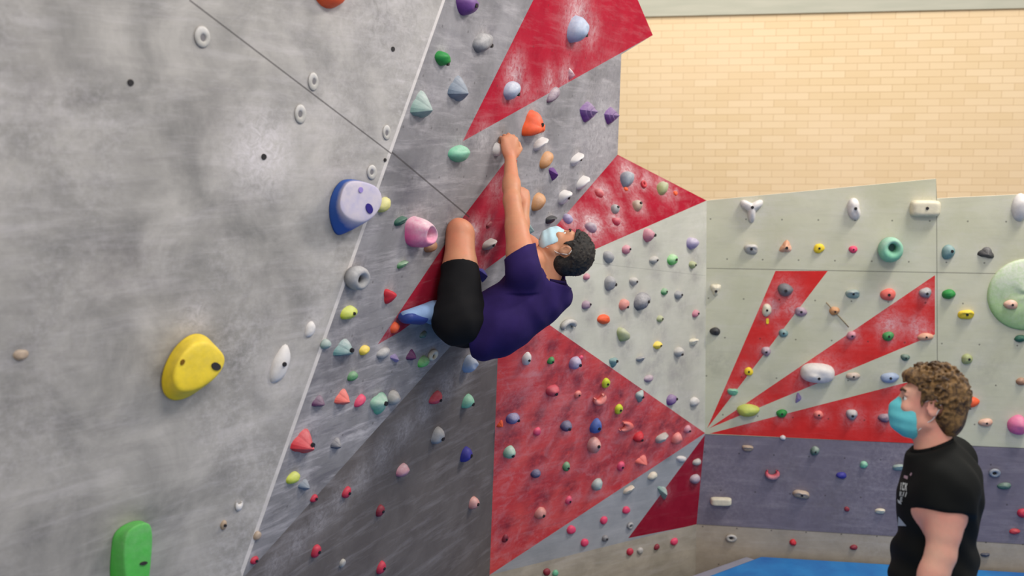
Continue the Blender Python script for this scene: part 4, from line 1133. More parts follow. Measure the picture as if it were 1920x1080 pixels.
class Head:
    """local axes: l = the person's left, f = the way the face looks, c = crown"""
    def __init__(s, o, f, c, sc=1.0):
        s.o = np.asarray(o, float); s.f = unit(f); s.l = unit(np.cross(c, s.f)); s.c = np.cross(s.f, s.l); s.k = sc
        s.axes = (s.l, s.f, s.c)
    def p(s, l, f, c): return s.o+s.k*(s.l*l+s.f*f+s.c*c)
    def E(s, l, f, c, rl, rf, rc): return ell(s.p(l, f, c), s.axes, (rl*s.k, rf*s.k, rc*s.k))
    def Cp(s, a, b, ra, rb): return cap(s.p(*a), s.p(*b), ra*s.k, rb*s.k)
    def skin(s, g):
        g.add(s.E(0, -.012, .03, .073, .094, .086), .01)
        g.add(s.E(0, .028, -.035, .058, .062, .078), .03)
        g.add(s.E(0, .056, -.088, .03, .028, .025), .02)
        for q in (-1, 1): g.add(s.Cp((q*.052, .0, -.055), (q*.022, .06, -.092), .018, .016), .02)   # jaw line
        g.add(s.E(0, .074, .036, .048, .018, .012), .015)
        for q in (-1, 1): g.add(s.E(q*.036, .066, -.02, .022, .02, .016), .015)                     # cheek bones
        for q in (-1, 1): g.add(s.E(q*.032, .098, .012, .019, .018, .012), .01, 's')
        for q in (-1, 1): g.add(s.E(q*.032, .074, .0215, .017, .010, .0065), .004); g.add(s.E(q*.032, .073, -.001, .016, .009, .006), .004)
        g.add(s.Cp((0, .086, .018), (0, .108, -.024), .008, .0125), .012)
        for q in (-1, 1): g.add(s.E(q*.012, .098, -.028, .008, .011, .008), .006)
        g.add(s.E(0, .09, -.058, .026, .008, .007), .006); g.add(s.E(0, .09, -.07, .024, .008, .007), .006)
        for q in (-1, 1):                                                                          # ears
            ax = (unit(s.l*q+s.f*-.35), s.f, unit(s.c+s.f*-.15))
            g.add(ell(s.p(q*.078, -.012, -.002), ax, (.009*s.k, .02*s.k, .032*s.k)), .008)
            g.add(ell(s.p(q*.088, -.008, .002), ax, (.008*s.k, .011*s.k, .017*s.k)), .004, 's')
    def eyes(s, par, iris):
        for q in (-1, 1):
            bm = bmesh.new(); bmesh.ops.create_uvsphere(bm, u_segments=16, v_segments=10, radius=.0125*s.k)
            me = bpy.data.meshes.new('eyeball'); bm.to_mesh(me); bm.free()
            for pl in me.polygons: pl.use_smooth = True
            e = link('eyeball', me, EYEW, par); e.location = s.p(q*.031, .0695, .010)
            bm = bmesh.new(); bmesh.ops.create_uvsphere(bm, u_segments=14, v_segments=8, radius=.0078*s.k)
            me = bpy.data.meshes.new('iris'); bm.to_mesh(me); bm.free()
            i = link('iris', me, iris, e); i.location = s.f*.0066*s.k
    def brows(s, par, mat):
        for q in (-1, 1):
            pts = [s.p(q*x, y, z) for x, y, z in ((.016, .093, .034), (.03, .089, .04), (.046, .077, .035))]
            link('eyebrow', tube_mesh('eyebrow', pts, .0042*s.k, 8), mat, par)
    def mask(s, par, mat, loopmat, h=.0028):
        lo = s.o-.17; hi = s.o+.17
        g = SDF(lo, hi, h)
        g.add(s.E(0, .04, -.055, .066, .068, .068), .01)
        g.add(s.E(0, .083, -.048, .034, .034, .05), .02)
        g.add(s.Cp((0, .088, .002), (0, .106, -.03), .014, .016), .015)
        loc = lambda p: (p-s.o) @ np.array(s.axes).T/s.k
        def cutter(p):
            q = loc(p)
            top = q[..., 2]-(.002+.010*np.clip((q[..., 1]-.04)/.06, 0, 1))
            bot = -.118-q[..., 2]
            back = .030-q[..., 1]-.22*np.clip(-.05-q[..., 2], -.2, .2)
            return (np.maximum(np.maximum(top, bot), back)*s.k).astype(np.float32)
        g.cut(cutter)
        def pleat(p):
            q = loc(p); return (.0013*np.sin(q[..., 2]*165+1)*np.clip(q[..., 1]*14, 0, 1)).astype(np.float32)
        g.disp(pleat)
        m = link('face_mask', g.mesh('face_mask', 1), mat, par)
        for q in (-1, 1):
            top = [s.p(q*.058, .034, .000), s.p(q*.068, .015, .012), s.p(q*.079, -.012, .030), s.p(q*.081, -.033, .012)]
            bot = [s.p(q*.058, .02, -.085), s.p(q*.067, .0, -.055), s.p(q*.074, -.018, -.035), s.p(q*.081, -.033, .006)]
            for pts in (top, bot): link('ear_loop', tube_mesh('ear_loop', smooth_path(pts), .0014, 6), loopmat, m)
        return m

def smooth_path(pts, n=5):
    pts = [np.asarray(p) for p in pts]; out = []
    for i in range(len(pts)-1):
        p0 = pts[max(i-1, 0)]; p1, p2 = pts[i], pts[i+1]; p3 = pts[min(i+2, len(pts)-1)]
        for k in range(n):
            t = k/n
            out.append(.5*((2*p1)+(p2-p0)*t+(2*p0-5*p1+4*p2-p3)*t*t+(3*p1-p0-3*p2+p3)*t**3))
    out.append(pts[-1]); return out

def hand(g, w, d, n, curl, side, sc=1.0, spread=.0, nails=None):
    """w wrist, d towards the knuckles, n out of the palm, side = thumb side; curl in degrees per joint"""
    d = unit(d); n = unit(np.asarray(n)-d*np.dot(n, d)); s = unit(np.asarray(side)-d*np.dot(side, d)-n*np.dot(side, n))
    w = np.asarray(w, float)
    Wp = lambda a, b, c: w+sc*(d*a+s*b+n*c)
    g.add(ell(Wp(.05, 0, 0), (d, s, n), (.056*sc, .041*sc, .017*sc)), .012)
    g.add(cap(Wp(.02, .0, 0), Wp(.08, .024, 0), .019*sc, .013*sc), .012)
    g.add(cap(Wp(.02, -.012, 0), Wp(.078, -.026, 0), .018*sc, .011*sc), .012)
    for i, (off, L) in enumerate(((.030, .078), (.010, .087), (-.010, .081), (-.029, .064))):
        p = Wp(.090-.006*abs(i-1.2), off, 0); ang = 0
        segs = (.48, .29, .23); r = .0092*sc if i < 3 else .0082*sc
        dirb = unit(d+s*spread*(1.3-i)*.5)
        for j, fr in enumerate(segs):
            ang += math.radians(curl[j]+(i-1.5)*3)
            v = dirb*math.cos(ang)+n*math.sin(ang)
            q = p+v*L*fr*sc
            g.add(cap(p, q, r*(1-.10*j), r*(1-.10*(j+1))), .004 if j else .008)
            p = q
    p0 = Wp(.022, .026, .006); p1 = p0+sc*unit(d*.62+s*.62+n*.35)*.045; p2 = p1+sc*unit(d*.85+s*.1+n*.55)*.032; p3 = p2+sc*unit(d*.8-s*.2+n*.7)*.024
    g.add(cap(p0, p1, .017*sc, .0125*sc), .012); g.add(cap(p1, p2, .0115*sc, .0105*sc), .004); g.add(cap(p2, p3, .0105*sc, .0085*sc), .003)

def skin_mat(name, rgb, blush):
    t = NT(name); ob = t.obj()
    c = t.mix(t.ramp(t.noise(ob, 7, 4), .35, .7), lin(*rgb), lin(*blush))
    c = t.mix(t.m('MULTIPLY', t.ramp(t.noise(ob, 60, 3), .4, .7), .18), c, lin(*[v*.86 for v in rgb]))
    t.bump(t.noise(ob, 220, 3), .08, .002)
    t.b.inputs['Subsurface Weight'].default_value = .12
    t.b.inputs['Subsurface Radius'].default_value = (.02, .008, .004)
    return t.done(c, .5, .35)
def cloth_mat(name, rgb, weave=260):
    t = NT(name); ob = t.obj()
    c = lin(*rgb)
    col = t.mix(t.ramp(t.noise(ob, 12, 4), .3, .7), tuple(x*.85 for x in c), tuple(x*1.15 for x in c))
    t.bump(t.noise(ob, weave, 2), .15, .002)
    return t.done(col, .85, .15)
def hair_mat(name, a, b, sc=35):
    t = NT(name); ob = t.obj()
    n = t.ramp(t.noise(ob, sc, 5, .65, .8), .38, .66)
    t.bump(t.noise(ob, 150, 4, .7, 1.0), .6, .006)
    return t.done(t.mix(n, lin(*a), lin(*b)), .5, .35)
EYEW = simple('eye_white', (226, 222, 216), .3, .5, .02)
IRIS = simple('iris_brown', (60, 40, 28), .25, .5, .05)
MASKB = cloth_mat('mask_pale_blue', (184, 214, 224), 180)
MASKT = cloth_mat('mask_teal', (104, 196, 204), 180)
LOOP = simple('ear_loop_white', (226, 224, 220), .7, .2, .03)

# ================================================================= the climber
SL = P(979, 494, 4.16); SR = P(1018, 492, 4.48)
NB = P(1034, 526, 4.34)
CHS = P(996, 548, 4.34); BEL = P(935, 596, 4.28); PEL = P(872, 602, 4.27)
HLp = P(862, 598, 4.14); HRp = P(890, 594, 4.40)
EL = P(960, 376, 4.30); WL = P(957, 297, 4.47)
ER = P(974, 440, 4.66); WR = P(983, 386, 4.72)
KL_ = P(863, 439, 4.27); AL = P(846, 572, 4.31); TL = P(762, 592, 4.025)
KR = P(985, 575, 4.52); AR = P(935, 585, 4.58); TR = P(900, 606, 4.58)
latC = unit(SL-SR); up = unit(NB-PEL)
nM = MP.n
h = .0052
lo = np.min([SL, SR, WL, WR, KL_, AL, TL, KR, AR, PEL, P(1110, 470, 4.3), P(955, 255, 4.6)], axis=0)-.17
hi = np.max([SL, SR, WL, WR, KL_, AL, TL, KR, AR, PEL, P(1110, 470, 4.3), P(955, 255, 4.6)], axis=0)+.17
hdC = Head(P(1060, 470, 4.32), D(-.14, .95, .14), D(.96, .16, -.05), .93)
g = SDF(lo, hi, h)
g.add(cap(BEL, CHS, .092, .105, latC, 1.45), .03)
g.add(cap(PEL, BEL, .098, .090, latC, 1.45), .04)
g.add(cap(CHS, (SL+SR)/2, .1, .07, latC, 1.7), .04)
g.add(cap(NB-up*.03, hdC.p(0, -.02, -.045), .058, .053), .03)
hdC.skin(g)
for (S_, E_, W_) in ((SL, EL, WL), (SR, ER, WR)):
    g.add(cap(S_, S_+(E_-S_)*.15, .066, .06), .035)
    g.add(cap(S_, E_, .055, .037), .02)
    mid = S_+(E_-S_)*.42
    g.add(cap(mid-(E_-S_)*.22, mid+(E_-S_)*.16, .052, .046), .02)
    g.add(cap(E_, E_+(W_-E_)*.4, .036, .037), .02); g.add(cap(E_+(W_-E_)*.3, W_, .037, .026, latC, 1.1), .02)
hand(g, WL, D(-.04, .97, .14), D(-.40, -.05, .9), (55, 70, 45), D(.9, .02, .4), 1.08)
hand(g, WR, D(-.12, .9, .3), D(-.5, -.05, .85), (45, 65, 40), D(-.9, 0, -.4), .95)
for (Hp, Kp, Ap) in ((HLp, KL_, AL), (HRp, KR, AR)):
    g.add(cap(Hp, Kp, .085, .06), .04)
    g.add(cap(Hp+(Kp-Hp)*.1, Hp+(Kp-Hp)*.6, .082, .07), .03)
    g.add(ell(Kp+unit(Kp-Hp)*.004, (unit(Kp-Hp), latC, np.cross(latC, unit(Kp-Hp))), (.058, .056, .054)), .02)
    g.add(cap(Kp, Kp+(Ap-Kp)*.4, .05, .054), .02); g.add(cap(Kp+(Ap-Kp)*.35, Ap, .054, .034), .02)
g.add(cap(AL, AL+(TL-AL)*.5, .034, .02), .02)
g.add(cap(AR, AR+(TR-AR)*.5, .034, .02), .02)
SKC = skin_mat('skin_tanned', (196, 140, 106), (206, 128, 98))
climber = link('person', g.mesh('person', 2), SKC)
tag(climber, 'climber in purple t-shirt and black shorts hanging from the leaning wall', 'person')
DARKHAIR = hair_mat('hair_black', (18, 15, 14), (52, 44, 38), 60)
hdC.eyes(climber, IRIS); hdC.brows(climber, DARKHAIR)
hdC.mask(climber, MASKB, LOOP)

def hair_sdf(hd, hh, fr, thick, fringe=.035, side=.0):
    g = SDF(hd.o-.2, hd.o+.2, hh)
    k = hd.k
    g.add(hd.E(0, -.016, .034, .073+thick*.7, .094+thick, .086+thick), .01)
    g.add(hd.E(0, -.062, -.03, .062, .052, .055), .03)
    for q in (-1, 1): g.add(hd.E(q*.066, .018, -.012, .012, .012, .034), .01)     # sideburns
    loc = lambda p: (p-hd.o) @ np.array(hd.axes).T/k
    def face(p):                       # take the face, ears and nape out
        q = loc(p); l, f, c = q[..., 0], q[..., 1], q[..., 2]
        hairline = np.where(f > .03, fringe+.35*(f-.03)+.0*l, np.where(f > .004, -.045+(f-.004)*2.2, -.085))
        d = (hairline-c)
        ear = .033-np.sqrt((f+.012)**2+((c+.012)/1.25)**2)
        ear = np.where(np.abs(l) > .058, ear, -1)
        return (np.maximum(d*.8, ear)*k).astype(np.float32)
    return g, face, loc
g, face, loc = hair_sdf(hdC, .0034, 0, .013, .045)
rnd = random.Random(3)
for i in range(620):                   # short tufts
    th = rnd.uniform(0, 2*PI); z = rnd.uniform(-.25, 1)
    r = math.sqrt(max(0, 1-z*z))
    v = hdC.l*(.078*r*math.cos(th))+hdC.f*(.104*r*math.sin(th)-.016)+hdC.c*(.097*z+.034)
    q = hdC.o+v*hdC.k
    nrm = unit(v); t = unit(hdC.f*.8+hdC.l*rnd.uniform(-.6, .6)+nrm*rnd.uniform(.2, .9))
    g.add(cap(q-t*.006-nrm*.002, q+t*.009, .0045, .0028), .005)
g.cut(face)
link('hair', g.mesh('hair', 1), DARKHAIR, climber)

# purple t-shirt: hangs away from the body under its own weight
h2 = .006
g = SDF(lo, hi, h2)
dn = np.array([0, 0, -1.0])
back = -unit(D(-.42, .9, .15))
g.add(cap(BEL+back*.012, CHS+back*.004, .128, .122, latC, 1.36), .04)
g.add(cap(P(893, 606, 4.27), BEL+back*.014, .122, .13, latC, 1.36), .05)
g.add(cap(P(913, 634, 4.27), P(960, 606, 4.28), .094, .09, latC, 1.6), .05)
g.add(cap(CHS, P(1026, 530, 4.34), .118, .088, latC, 1.5), .05)
g.add(cap(P(1052, 558, 4.40), P(1012, 580, 4.36), .05, .08, latC, 2.2), .05)
g.add(cap(NB-up*.03, NB+up*.02, .085, .066, latC, 1.1), .04)
fo1 = D(.80, .45, 0.3); fo2 = D(.5, -.8, .2)
def wr(p):
    q = p-PEL
    a = q.dot(fo1); b = q.dot(fo2); t_ = q.dot(up)
    w1 = np.sin(a*62+3.1*np.sin(b*9+1)+1.2*np.sin(q[..., 1]*11))*.5+.5*np.sin(a*37-b*21+2*np.sin(b*13))
    w2 = np.sin(q.dot(D(1, -.05, .3))*55+1.3*np.sin(q.dot(dn)*13))
    return (.0032*w1*np.clip((t_-.08)*4, 0, 1)+.0042*w2*np.clip(1.05-t_*3.6, 0, 1)).astype(np.float32)
sl_dir = (D(-.50, .85, .1), D(-.2, .9, .3))
gs = SDF(lo, hi, h2)
for (S_, E_, sd) in ((SL, EL, sl_dir[0]), (SR, ER, sl_dir[1])):
    dd = unit(E_-S_)
    gs2 = SDF(lo, hi, h2)
    gs2.add(cap(S_-dd*.03, S_+dd*.12, .074, .070), 0)
    gs2.cut(half(S_+dd*.062, sd))
    gs.merge(gs2, .01)
g.merge(gs, .075)
g.disp(wr)
for (S_, E_, sd) in ((SL, EL, sl_dir[0]), (SR, ER, sl_dir[1])):
    e0 = S_+unit(E_-S_)*.062
    g.cut(lambda p, e0=e0, sd=sd: np.where(np.linalg.norm(p-e0, axis=-1) < .10, (p-e0).dot(sd), -1).astype(np.float32))
hemp = P(872, 600, 4.27)
g.cut(half(hemp+up*.012, -D(.93, .1, 0)))                       # hem
neckdir = unit(hdC.p(0, -.02, -.045)-NB)
g.cut(lambda p: np.where(np.linalg.norm(p-NB, axis=-1) < .13, (p-(NB-up*.006)).dot(unit(neckdir*.6+up*.6+D(-.1, .35, 0)*.7)), -1).astype(np.float32))
PURP = cloth_mat('cloth_purple', (44, 30, 82))
link('t_shirt', g.mesh('t_shirt', 2), PURP, climber)
# collar rib
nk = NB-up*.010
ax1 = latC; ax2 = unit(np.cross(neckdir, latC))
col_pts = [nk+neckdir*.012+.071*math.cos(a)*ax1+.066*math.sin(a)*ax2 for a in np.linspace(0, 2*PI, 25)]
link('collar', tube_mesh('collar', col_pts, .008, 8), cloth_mat('cloth_purple_rib', (36, 24, 68)), climber)

# black shorts
g = SDF(lo, hi, h2)
g.add(cap(PEL-up*.0, P(905, 600, 4.27), .112, .108, latC, 1.4), .04)
for (Hp, Kp, cu) in ((HLp, KL_, .62), (HRp, KR, .6)):
    e = Hp+(Kp-Hp)*(cu+.02)
    g.add(cap(Hp, e, .100, .082), .04)
g.add(cap(P(856, 598, 4.14), P(872, 596, 4.40), .094, .094), .05)
g.disp(lambda p: (.0022*np.sin((p-PEL).dot(D(.6, .7, .2))*46+3*np.sin((p-PEL).dot(D(1, -.4, .2))*14))+.0015*np.sin((p-PEL).dot(D(-.5, .6, .3))*75+2*np.sin((p-PEL).dot(D(.4, 1, .2))*17))).astype(np.float32))
for (Hp, Kp, cu) in ((HLp, KL_, .62), (HRp, KR, .6)):
    dd = unit(Kp-Hp); e0 = Hp+(Kp-Hp)*cu
    g.cut(lambda p, e0=e0, dd=dd: np.where(np.linalg.norm(p-e0, axis=-1) < .16, (p-e0).dot(dd), -1).astype(np.float32))
BLK = cloth_mat('cloth_black', (22, 21, 23))
link('shorts', g.mesh('shorts', 2), BLK, climber)

def shoe(par, heel, toe, ankle, name, mat, rubber, w=.044):
    lo = np.min([heel, toe, ankle], axis=0)-.09; hi = np.max([heel, toe, ankle], axis=0)+.09
    g = SDF(lo, hi, .004)
    ax = unit(toe-heel); upv = unit((ankle-heel)-ax*(ankle-heel).dot(ax)); sd = np.cross(ax, upv)
    g.add(cap(heel, heel+(toe-heel)*.45, .038, .044, sd, 1.05), .02)
    g.add(cap(heel+(toe-heel)*.42+upv*.008, toe-upv*.004, .048, .026, sd, 1.2), .02)
    g.add(cap(heel+upv*.01, ankle, .038, .041), .03)
    g.cut(half(ankle+upv*.004, upv))
    s_ = link(name, g.mesh(name, 2), mat, par)
    g = SDF(lo, hi, .004)
    g.add(cap(heel-upv*.012, heel+(toe-heel)*.5-upv*.018, .030, .030, sd, 1.25), .01)
    g.add(cap(heel+(toe-heel)*.5-upv*.018, toe-upv*.006, .031, .0265, sd, 1.4), .01)
    g.cut(half(heel-upv*.016, upv)) if name != 'climbing_shoe' else None
    if name == 'climbing_shoe':
        g2 = lambda p: np.maximum((p-(toe+upv*.012)).dot(upv), -(p-(heel+(toe-heel)*.72)).dot(ax)).astype(np.float32)
        g.cut(g2)
    link('sole', g.mesh('sole', 1), rubber, s_)
SHB = cloth_mat('shoe_blue', (128, 152, 188), 120); RUB = simple('shoe_rubber_blue', (44, 62, 128), .5, .3, .1)
shoe(climber, AL+unit(AL-TL)*.03-np.array([0, 0, .035]), TL, AL+np.array([0, 0, .06]), 'climbing_shoe', SHB, RUB)
shoe(climber, AR+unit(AR-TR)*.04, TR, AR+np.array([0, 0, .05]), 'climbing_shoe', SHB, RUB)

# ================================================================= the standing man
DM = 3.2
Q = lambda px, py, dz=0.0: P(px, py, DM+dz)
vz = np.array([0, 0, 1.0])
hdM = Head(Q(1742, 760), D(-.92, .16, .39), D(.14, .99, -.02), .97)
NBm = Q(1743, 836); CHm = Q(1762, 930)
BLm = CHm+np.array([-.008, 0, -.24]); PLm = CHm+np.array([-.01, 0, -.46])
latM = unit(np.array([-.40, -.917, 0]))           # his left is towards the camera
fM = unit(np.array([-.917, .40, 0]))
SLm = Q(1780, 892)+latM*.165; SRm = Q(1780, 892)-latM*.165
ELm = P(1764, 1040, 3.02); WLm = P(1722, 1150, 3.0)
off_r = SRm-SLm
ERm = ELm+off_r-fM*.01; WRm = WLm+off_r-fM*.03
HLm = PLm+latM*.09+np.array([0, 0, -.06]); HRm = PLm-latM*.09+np.array([0, 0, -.06])
ANL = np.array([HLm[0], HLm[1], .098])-fM*.03+latM*.02; ANR = np.array([HRm[0], HRm[1], .098])+fM*.05-latM*.02
KNL = (HLm+ANL)/2+fM*.025+vz*.02; KNR = (HRm+ANR)/2+fM*.025+vz*.02
lo = np.min([SLm, SRm, WLm, WRm, hdM.o, ANL, ANR, ERm], axis=0)-np.array([.27, .17, .09]); hi = np.max([SLm, SRm, hdM.o, ANL, ANR, ERm], axis=0)+np.array([.17, .17, .19])
g = SDF(lo, hi, .0062)
g.add(cap(PLm, BLm, .1, .095, latM, 1.45), .04)
g.add(cap(BLm, CHm, .095, .108, latM, 1.5), .05)
g.add(cap(CHm, (SLm+SRm)/2, .105, .06, latM, 2.0), .05)
g.add(cap(NBm-vz*.03-fM*.012, hdM.p(0, -.022, -.05), .060, .053), .03)
hdM.skin(g)
for (S_, E_, W_, sg) in ((SLm, ELm, WLm, 1), (SRm, ERm, WRm, -1)):
    g.add(cap(S_, S_+(E_-S_)*.2, .062, .06), .03); g.add(cap(S_, E_, .054, .042), .02)
    mid = S_+(E_-S_)*.5; g.add(cap(mid-(E_-S_)*.12, mid+(E_-S_)*.15, .050, .048), .02)
    g.add(cap(E_, E_+(W_-E_)*.35, .042, .042), .02); g.add(cap(E_+(W_-E_)*.3, W_, .041, .028), .02)
    hand(g, W_, unit(W_-E_)+np.array([.1, 0, -.2]), -latM*sg, (14, 22, 16), fM, 1.0)
for (Hp, Kp, Ap) in ((HLm, KNL, ANL), (HRm, KNR, ANR)):
    g.add(cap(Hp, Kp, .09, .06), .04); g.add(cap(Kp, Kp+(Ap-Kp)*.35, .056, .058), .02); g.add(cap(Kp+(Ap-Kp)*.3, Ap, .057, .036), .02)
    g.add(cap(Ap-vz*.04, Ap+fM*.16-vz*.046, .035, .024), .02)
SKM = skin_mat('skin_fair', (222, 170, 146), (226, 150, 132))
man = link('person', g.mesh('person', 2), SKM)
tag(man, 'standing man in black t-shirt and teal mask watching from the right', 'person')
BROWNHAIR = hair_mat('hair_brown_curly', (54, 36, 25), (146, 110, 64), 38)
hdM.eyes(man, IRIS); hdM.brows(man, BROWNHAIR)
hdM.mask(man, MASKT, LOOP)
g, face, loc = hair_sdf(hdM, .0034, 0, .011, .052)
g.add(hdM.E(0, .03, .085, .066, .07, .034), .02)
g.add(hdM.E(0, -.045, .06, .074, .055, .05), .03)
g.add(hdM.E(0, -.070, -.045, .048, .028, .05), .03)
g.cut(face)
rnd = random.Random(11)
made_n = 0
while made_n < 330:                   # curls
    th = rnd.uniform(0, 2*PI); z = rnd.uniform(-.75, 1)
    r = math.sqrt(max(0, 1-z*z))
    l_, f_, c_ = .081*r*math.cos(th), .100*r*math.sin(th)-.010, .100*z+.036
    if f_ > .035 and c_ < .062+.25*(f_-.035): continue
    if f_ > -.03 and c_ < -.0+max(0, f_+.03)*.9 and abs(l_) > .03: continue
    if c_ < -.06 and f_ > -.05: continue
    q = hdM.p(l_, f_, c_); nrm = unit(hdM.l*l_+hdM.f*(f_+.014)+hdM.c*(c_-.036))
    t1 = unit(np.cross(nrm, [rnd.gauss(0, 1) for _ in range(3)])); t2 = np.cross(nrm, t1)
    R = rnd.uniform(.007, .012); k0 = rnd.uniform(0, 6)
    tw = unit(nrm*rnd.uniform(-.2, .7)+t1*rnd.uniform(.3, 1))
    u1 = t2; u2 = np.cross(tw, u1)
    prev = None
    for a in range(6):                 # a short corkscrew
        pp = q+tw*(a*.004-.008)+R*(math.cos(k0+a*1.15)*u1+math.sin(k0+a*1.15)*u2)
        if prev is not None: g.add(cap(prev, pp, .0046, .0042), .0025)
        prev = pp
    made_n += 1
link('hair', g.mesh('hair', 1), BROWNHAIR, man)

# black t-shirt
g = SDF(np.array([lo[0], lo[1], PLm[2]-.2]), hi, .006)
g.add(cap(PLm-vz*.12, BLm, .126, .122, latM, 1.38), .04)
g.add(cap(BLm, CHm, .122, .118, latM, 1.45), .05)
g.add(cap(CHm, CHm-fM*.004+vz*.06, .116, .100, latM, 1.55), .05)
g.add(cap(CHm-fM*.004+vz*.06, NBm-vz*.012-fM*.012, .100, .058, latM, 1.2), .06)
gs = SDF(np.array([lo[0], lo[1], PLm[2]-.2]), hi, .006)
for (S_, E_) in ((SLm, ELm), (SRm, ERm)):
    dd = unit(E_-S_)
    gs.add(cap(S_-unit(S_-CHm)*.02+vz*.004, S_+dd*.16, .086, .071), 0)
for (S_, E_) in ((SLm, ELm), (SRm, ERm)):
    dd = unit(E_-S_); gs.cut(half(SLm+dd*.056, unit(dd-vz*.3)) if S_ is SLm else (lambda p: np.full(p.shape[:-1], -1, np.float32)))
g.merge(gs, .035)
for S_ in (SLm, SRm): g.add(cap(S_+vz*.008, NBm-vz*.03, .066, .05), .05)
wr = lambda p: (.0042*np.sin((p-CHm).dot(np.array([.45, .2, 1.0]))*58+1.6*np.sin(p[..., 0]*17+p[..., 1]*9))*np.clip(1.0-(p[..., 2]-CHm[2]+.16)*5, 0, 1)
                +.002*np.sin((p-CHm).dot(np.array([1, .3, .7]))*60)).astype(np.float32)
g.disp(wr)
g.cut(half(PLm-vz*.12, -vz))
g.cut(lambda p: np.where(np.linalg.norm(p-NBm, axis=-1) < .11, (p-(NBm+vz*.002)).dot(unit(vz+fM*.42)), -1).astype(np.float32))
BLK2 = cloth_mat('cloth_black_tee', (20, 21, 20))
tee = link('t_shirt', g.mesh('t_shirt', 2), BLK2, man)
cpts = [NBm-fM*.006+vz*.004+.060*math.cos(a)*latM+.062*math.sin(a)*unit(fM-vz*.42) for a in np.linspace(0, 2*PI, 25)]
link('collar', tube_mesh('collar', cpts, .008, 8), cloth_mat('cloth_black_rib', (16, 16, 16)), man)
# grey shorts and shoes, below the frame of the photo
g = SDF(np.array([lo[0], lo[1], .3]), np.array([hi[0], hi[1], PLm[2]+.12]), .008)
g.add(cap(PLm+vz*.02, PLm-vz*.06, .115, .118, latM, 1.4), .04)
for (Hp, Kp) in ((HLm, KNL), (HRm, KNR)): g.add(cap(Hp, Kp+vz*.06, .112, .092), .03)
g.cut(half(PLm+vz*.03, vz))
g.cut(half(KNL+vz*.07, -vz))
link('shorts', g.mesh('shorts', 2), BLK, man)
for Ap in (ANL, ANR):
    shoe(man, Ap-fM*.03-vz*.040, Ap+fM*.19-vz*.046, Ap-fM*.01+vz*.02, 'trainer', simple('trainer_dark', (50, 52, 58), .7), simple('trainer_sole', (190, 188, 184), .6))

# white print on the chest, laid on the cloth
bpy.context.view_layer.update()
bvh = BVHTree.FromObject(tee, bpy.context.evaluated_depsgraph_get())
def print_mesh(polys, name, mat, sub=3):
    V = []; Fs = []
    for poly in polys:                 # quads or triangles in picture coordinates, projected onto the cloth
        a, b, c, d = poly if len(poly) == 4 else (poly[0], poly[1], poly[2], poly[2])
        base = len(V); ok = True; grid = []
        for i in range(sub+1):
            for j in range(sub+1):
                u, v = i/sub, j/sub
                x = (a[0]*(1-u)+b[0]*u)*(1-v)+(d[0]*(1-u)+c[0]*u)*v; y = (a[1]*(1-u)+b[1]*u)*(1-v)+(d[1]*(1-u)+c[1]*u)*v
                loc, nor, idx, dist = bvh.ray_cast(Vector(CAM), Vector(unit(ray(x, y))))
                if loc is None or dist > 4.0: ok = False; break
                grid.append(np.array(loc)+np.array(nor)*.0012)
            if not ok: break
        if not ok: continue
        V += grid
        for i in range(sub):
            for j in range(sub):
                q = base+i*(sub+1)+j
                Fs.append((q, q+1, q+sub+2, q+sub+1))
    if V: link(name, mesh_from(name, V, Fs), mat, tee)
WHITE = simple('print_white', (198, 202, 200), .8, .1, .05)
def glyph(ch, x, y, w, h, sx=-.10):
    """block strokes, sheared a little the way the chest turns"""
    T = lambda u, v: (x+u*w+(v*h)*sx, y+v*h+u*h*.12)
    st = {'I': [((.35, 0), (.65, 0), (.65, 1), (.35, 1))],
          'C': [((0, 0), (.9, 0), (.9, .22), (0, .22)), ((0, .22), (.3, .22), (.3, .78), (0, .78)), ((0, .78), (.9, .78), (.9, 1), (0, 1))],
          'K': [((0, 0), (.3, 0), (.3, 1), (0, 1)), ((.3, .42), (.7, 0), (1, 0), (.45, .6)), ((.4, .5), (.6, .4), (1, 1), (.72, 1))],
          '/': [((.55, 0), (.9, 0), (.45, 1), (.1, 1))],
          'E': [((0, 0), (.9, 0), (.9, .2), (0, .2)), ((0, .2), (.3, .2), (.3, .8), (0, .8)), ((.3, .4), (.8, .4), (.8, .6), (.3, .6)), ((0, .8), (.9, .8), (.9, 1), (0, 1))]}[ch]
    return [[T(*p) for p in q] for q in st]
polys = []
for i, ch in enumerate('ICK'): polys += glyph(ch, 1688.5+i*4.8, 904+i*.6, 4.0, 14)
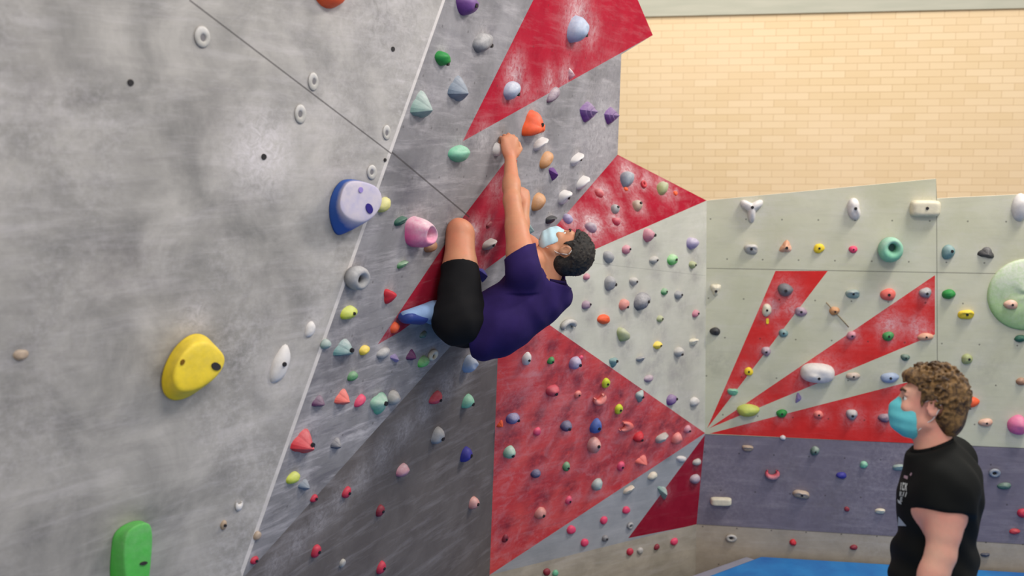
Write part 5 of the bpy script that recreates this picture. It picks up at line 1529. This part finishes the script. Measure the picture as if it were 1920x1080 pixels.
for i, ch in enumerate('K//'): polys += glyph(ch, 1688+i*4.8, 921+i*.6, 4.0, 9)
for i, ch in enumerate('E'): polys += glyph(ch, 1689, 932, 4.5, 8)
print_mesh(polys, 'chest_lettering', WHITE, 2)
print_mesh([((1696, 891), (1703, 893), (1702, 899), (1695, 896)), ((1706, 890), (1709, 886), (1711, 888), (1708, 893))], 'chest_mark', simple('print_mauve', (168, 140, 150), .8), 2)
print_mesh([((1683, 936), (1689, 940), (1691, 946), (1685, 943))], 'chest_mark', WHITE, 2)
print_mesh([((1685, 968), (1700, 986), (1684, 986))], 'chest_triangle', simple('print_grey', (176, 184, 192), .8), 4)
# ---------------------------------------------------------------- light: ceiling lamps and the room's soft daylight
sc = bpy.context.scene
w = bpy.data.worlds.new('room_light'); sc.world = w; w.use_nodes = True
w.node_tree.nodes['Background'].inputs[0].default_value = (1.0, .985, .965, 1); w.node_tree.nodes['Background'].inputs[1].default_value = .66
def area(name, loc, target, size, power, col=(1, 1, 1), sy=None):
    l = bpy.data.lights.new(name, 'AREA'); l.energy = power; l.color = col; l.size = size
    if sy: l.shape = 'RECTANGLE'; l.size_y = sy
    o = bpy.data.objects.new(name, l); C.objects.link(o); o.location = loc
    o.rotation_euler = (Vector(target)-Vector(loc)).to_track_quat('-Z', 'Y').to_euler()
    return o
area('ceiling_lamp', (3.4, 4.4, 5.6), (1.2, 5.6, 2.0), 1.2, 120, (1, .97, .92), .5)
area('ceiling_lamp', (4.6, 5.2, 5.6), (2.8, 8.5, 2.8), 1.4, 84, (1, .94, .84), .6)
area('ceiling_lamp', (0.9, 7.4, 5.6), (1.8, 8.8, 3.0), 1.0, 46, (1, .93, .82), .5)
area('ceiling_lamp', (1.3, 1.4, 5.2), (-0.6, 3.2, 3.2), 1.4, 85, (1, .98, .95), .8)
vs = sc.view_settings
sc.display_settings.display_device = 'sRGB'
vs.view_transform = 'Standard'; vs.look = 'None'; vs.exposure = 0.0; vs.gamma = 1.0; vs.use_curve_mapping = False
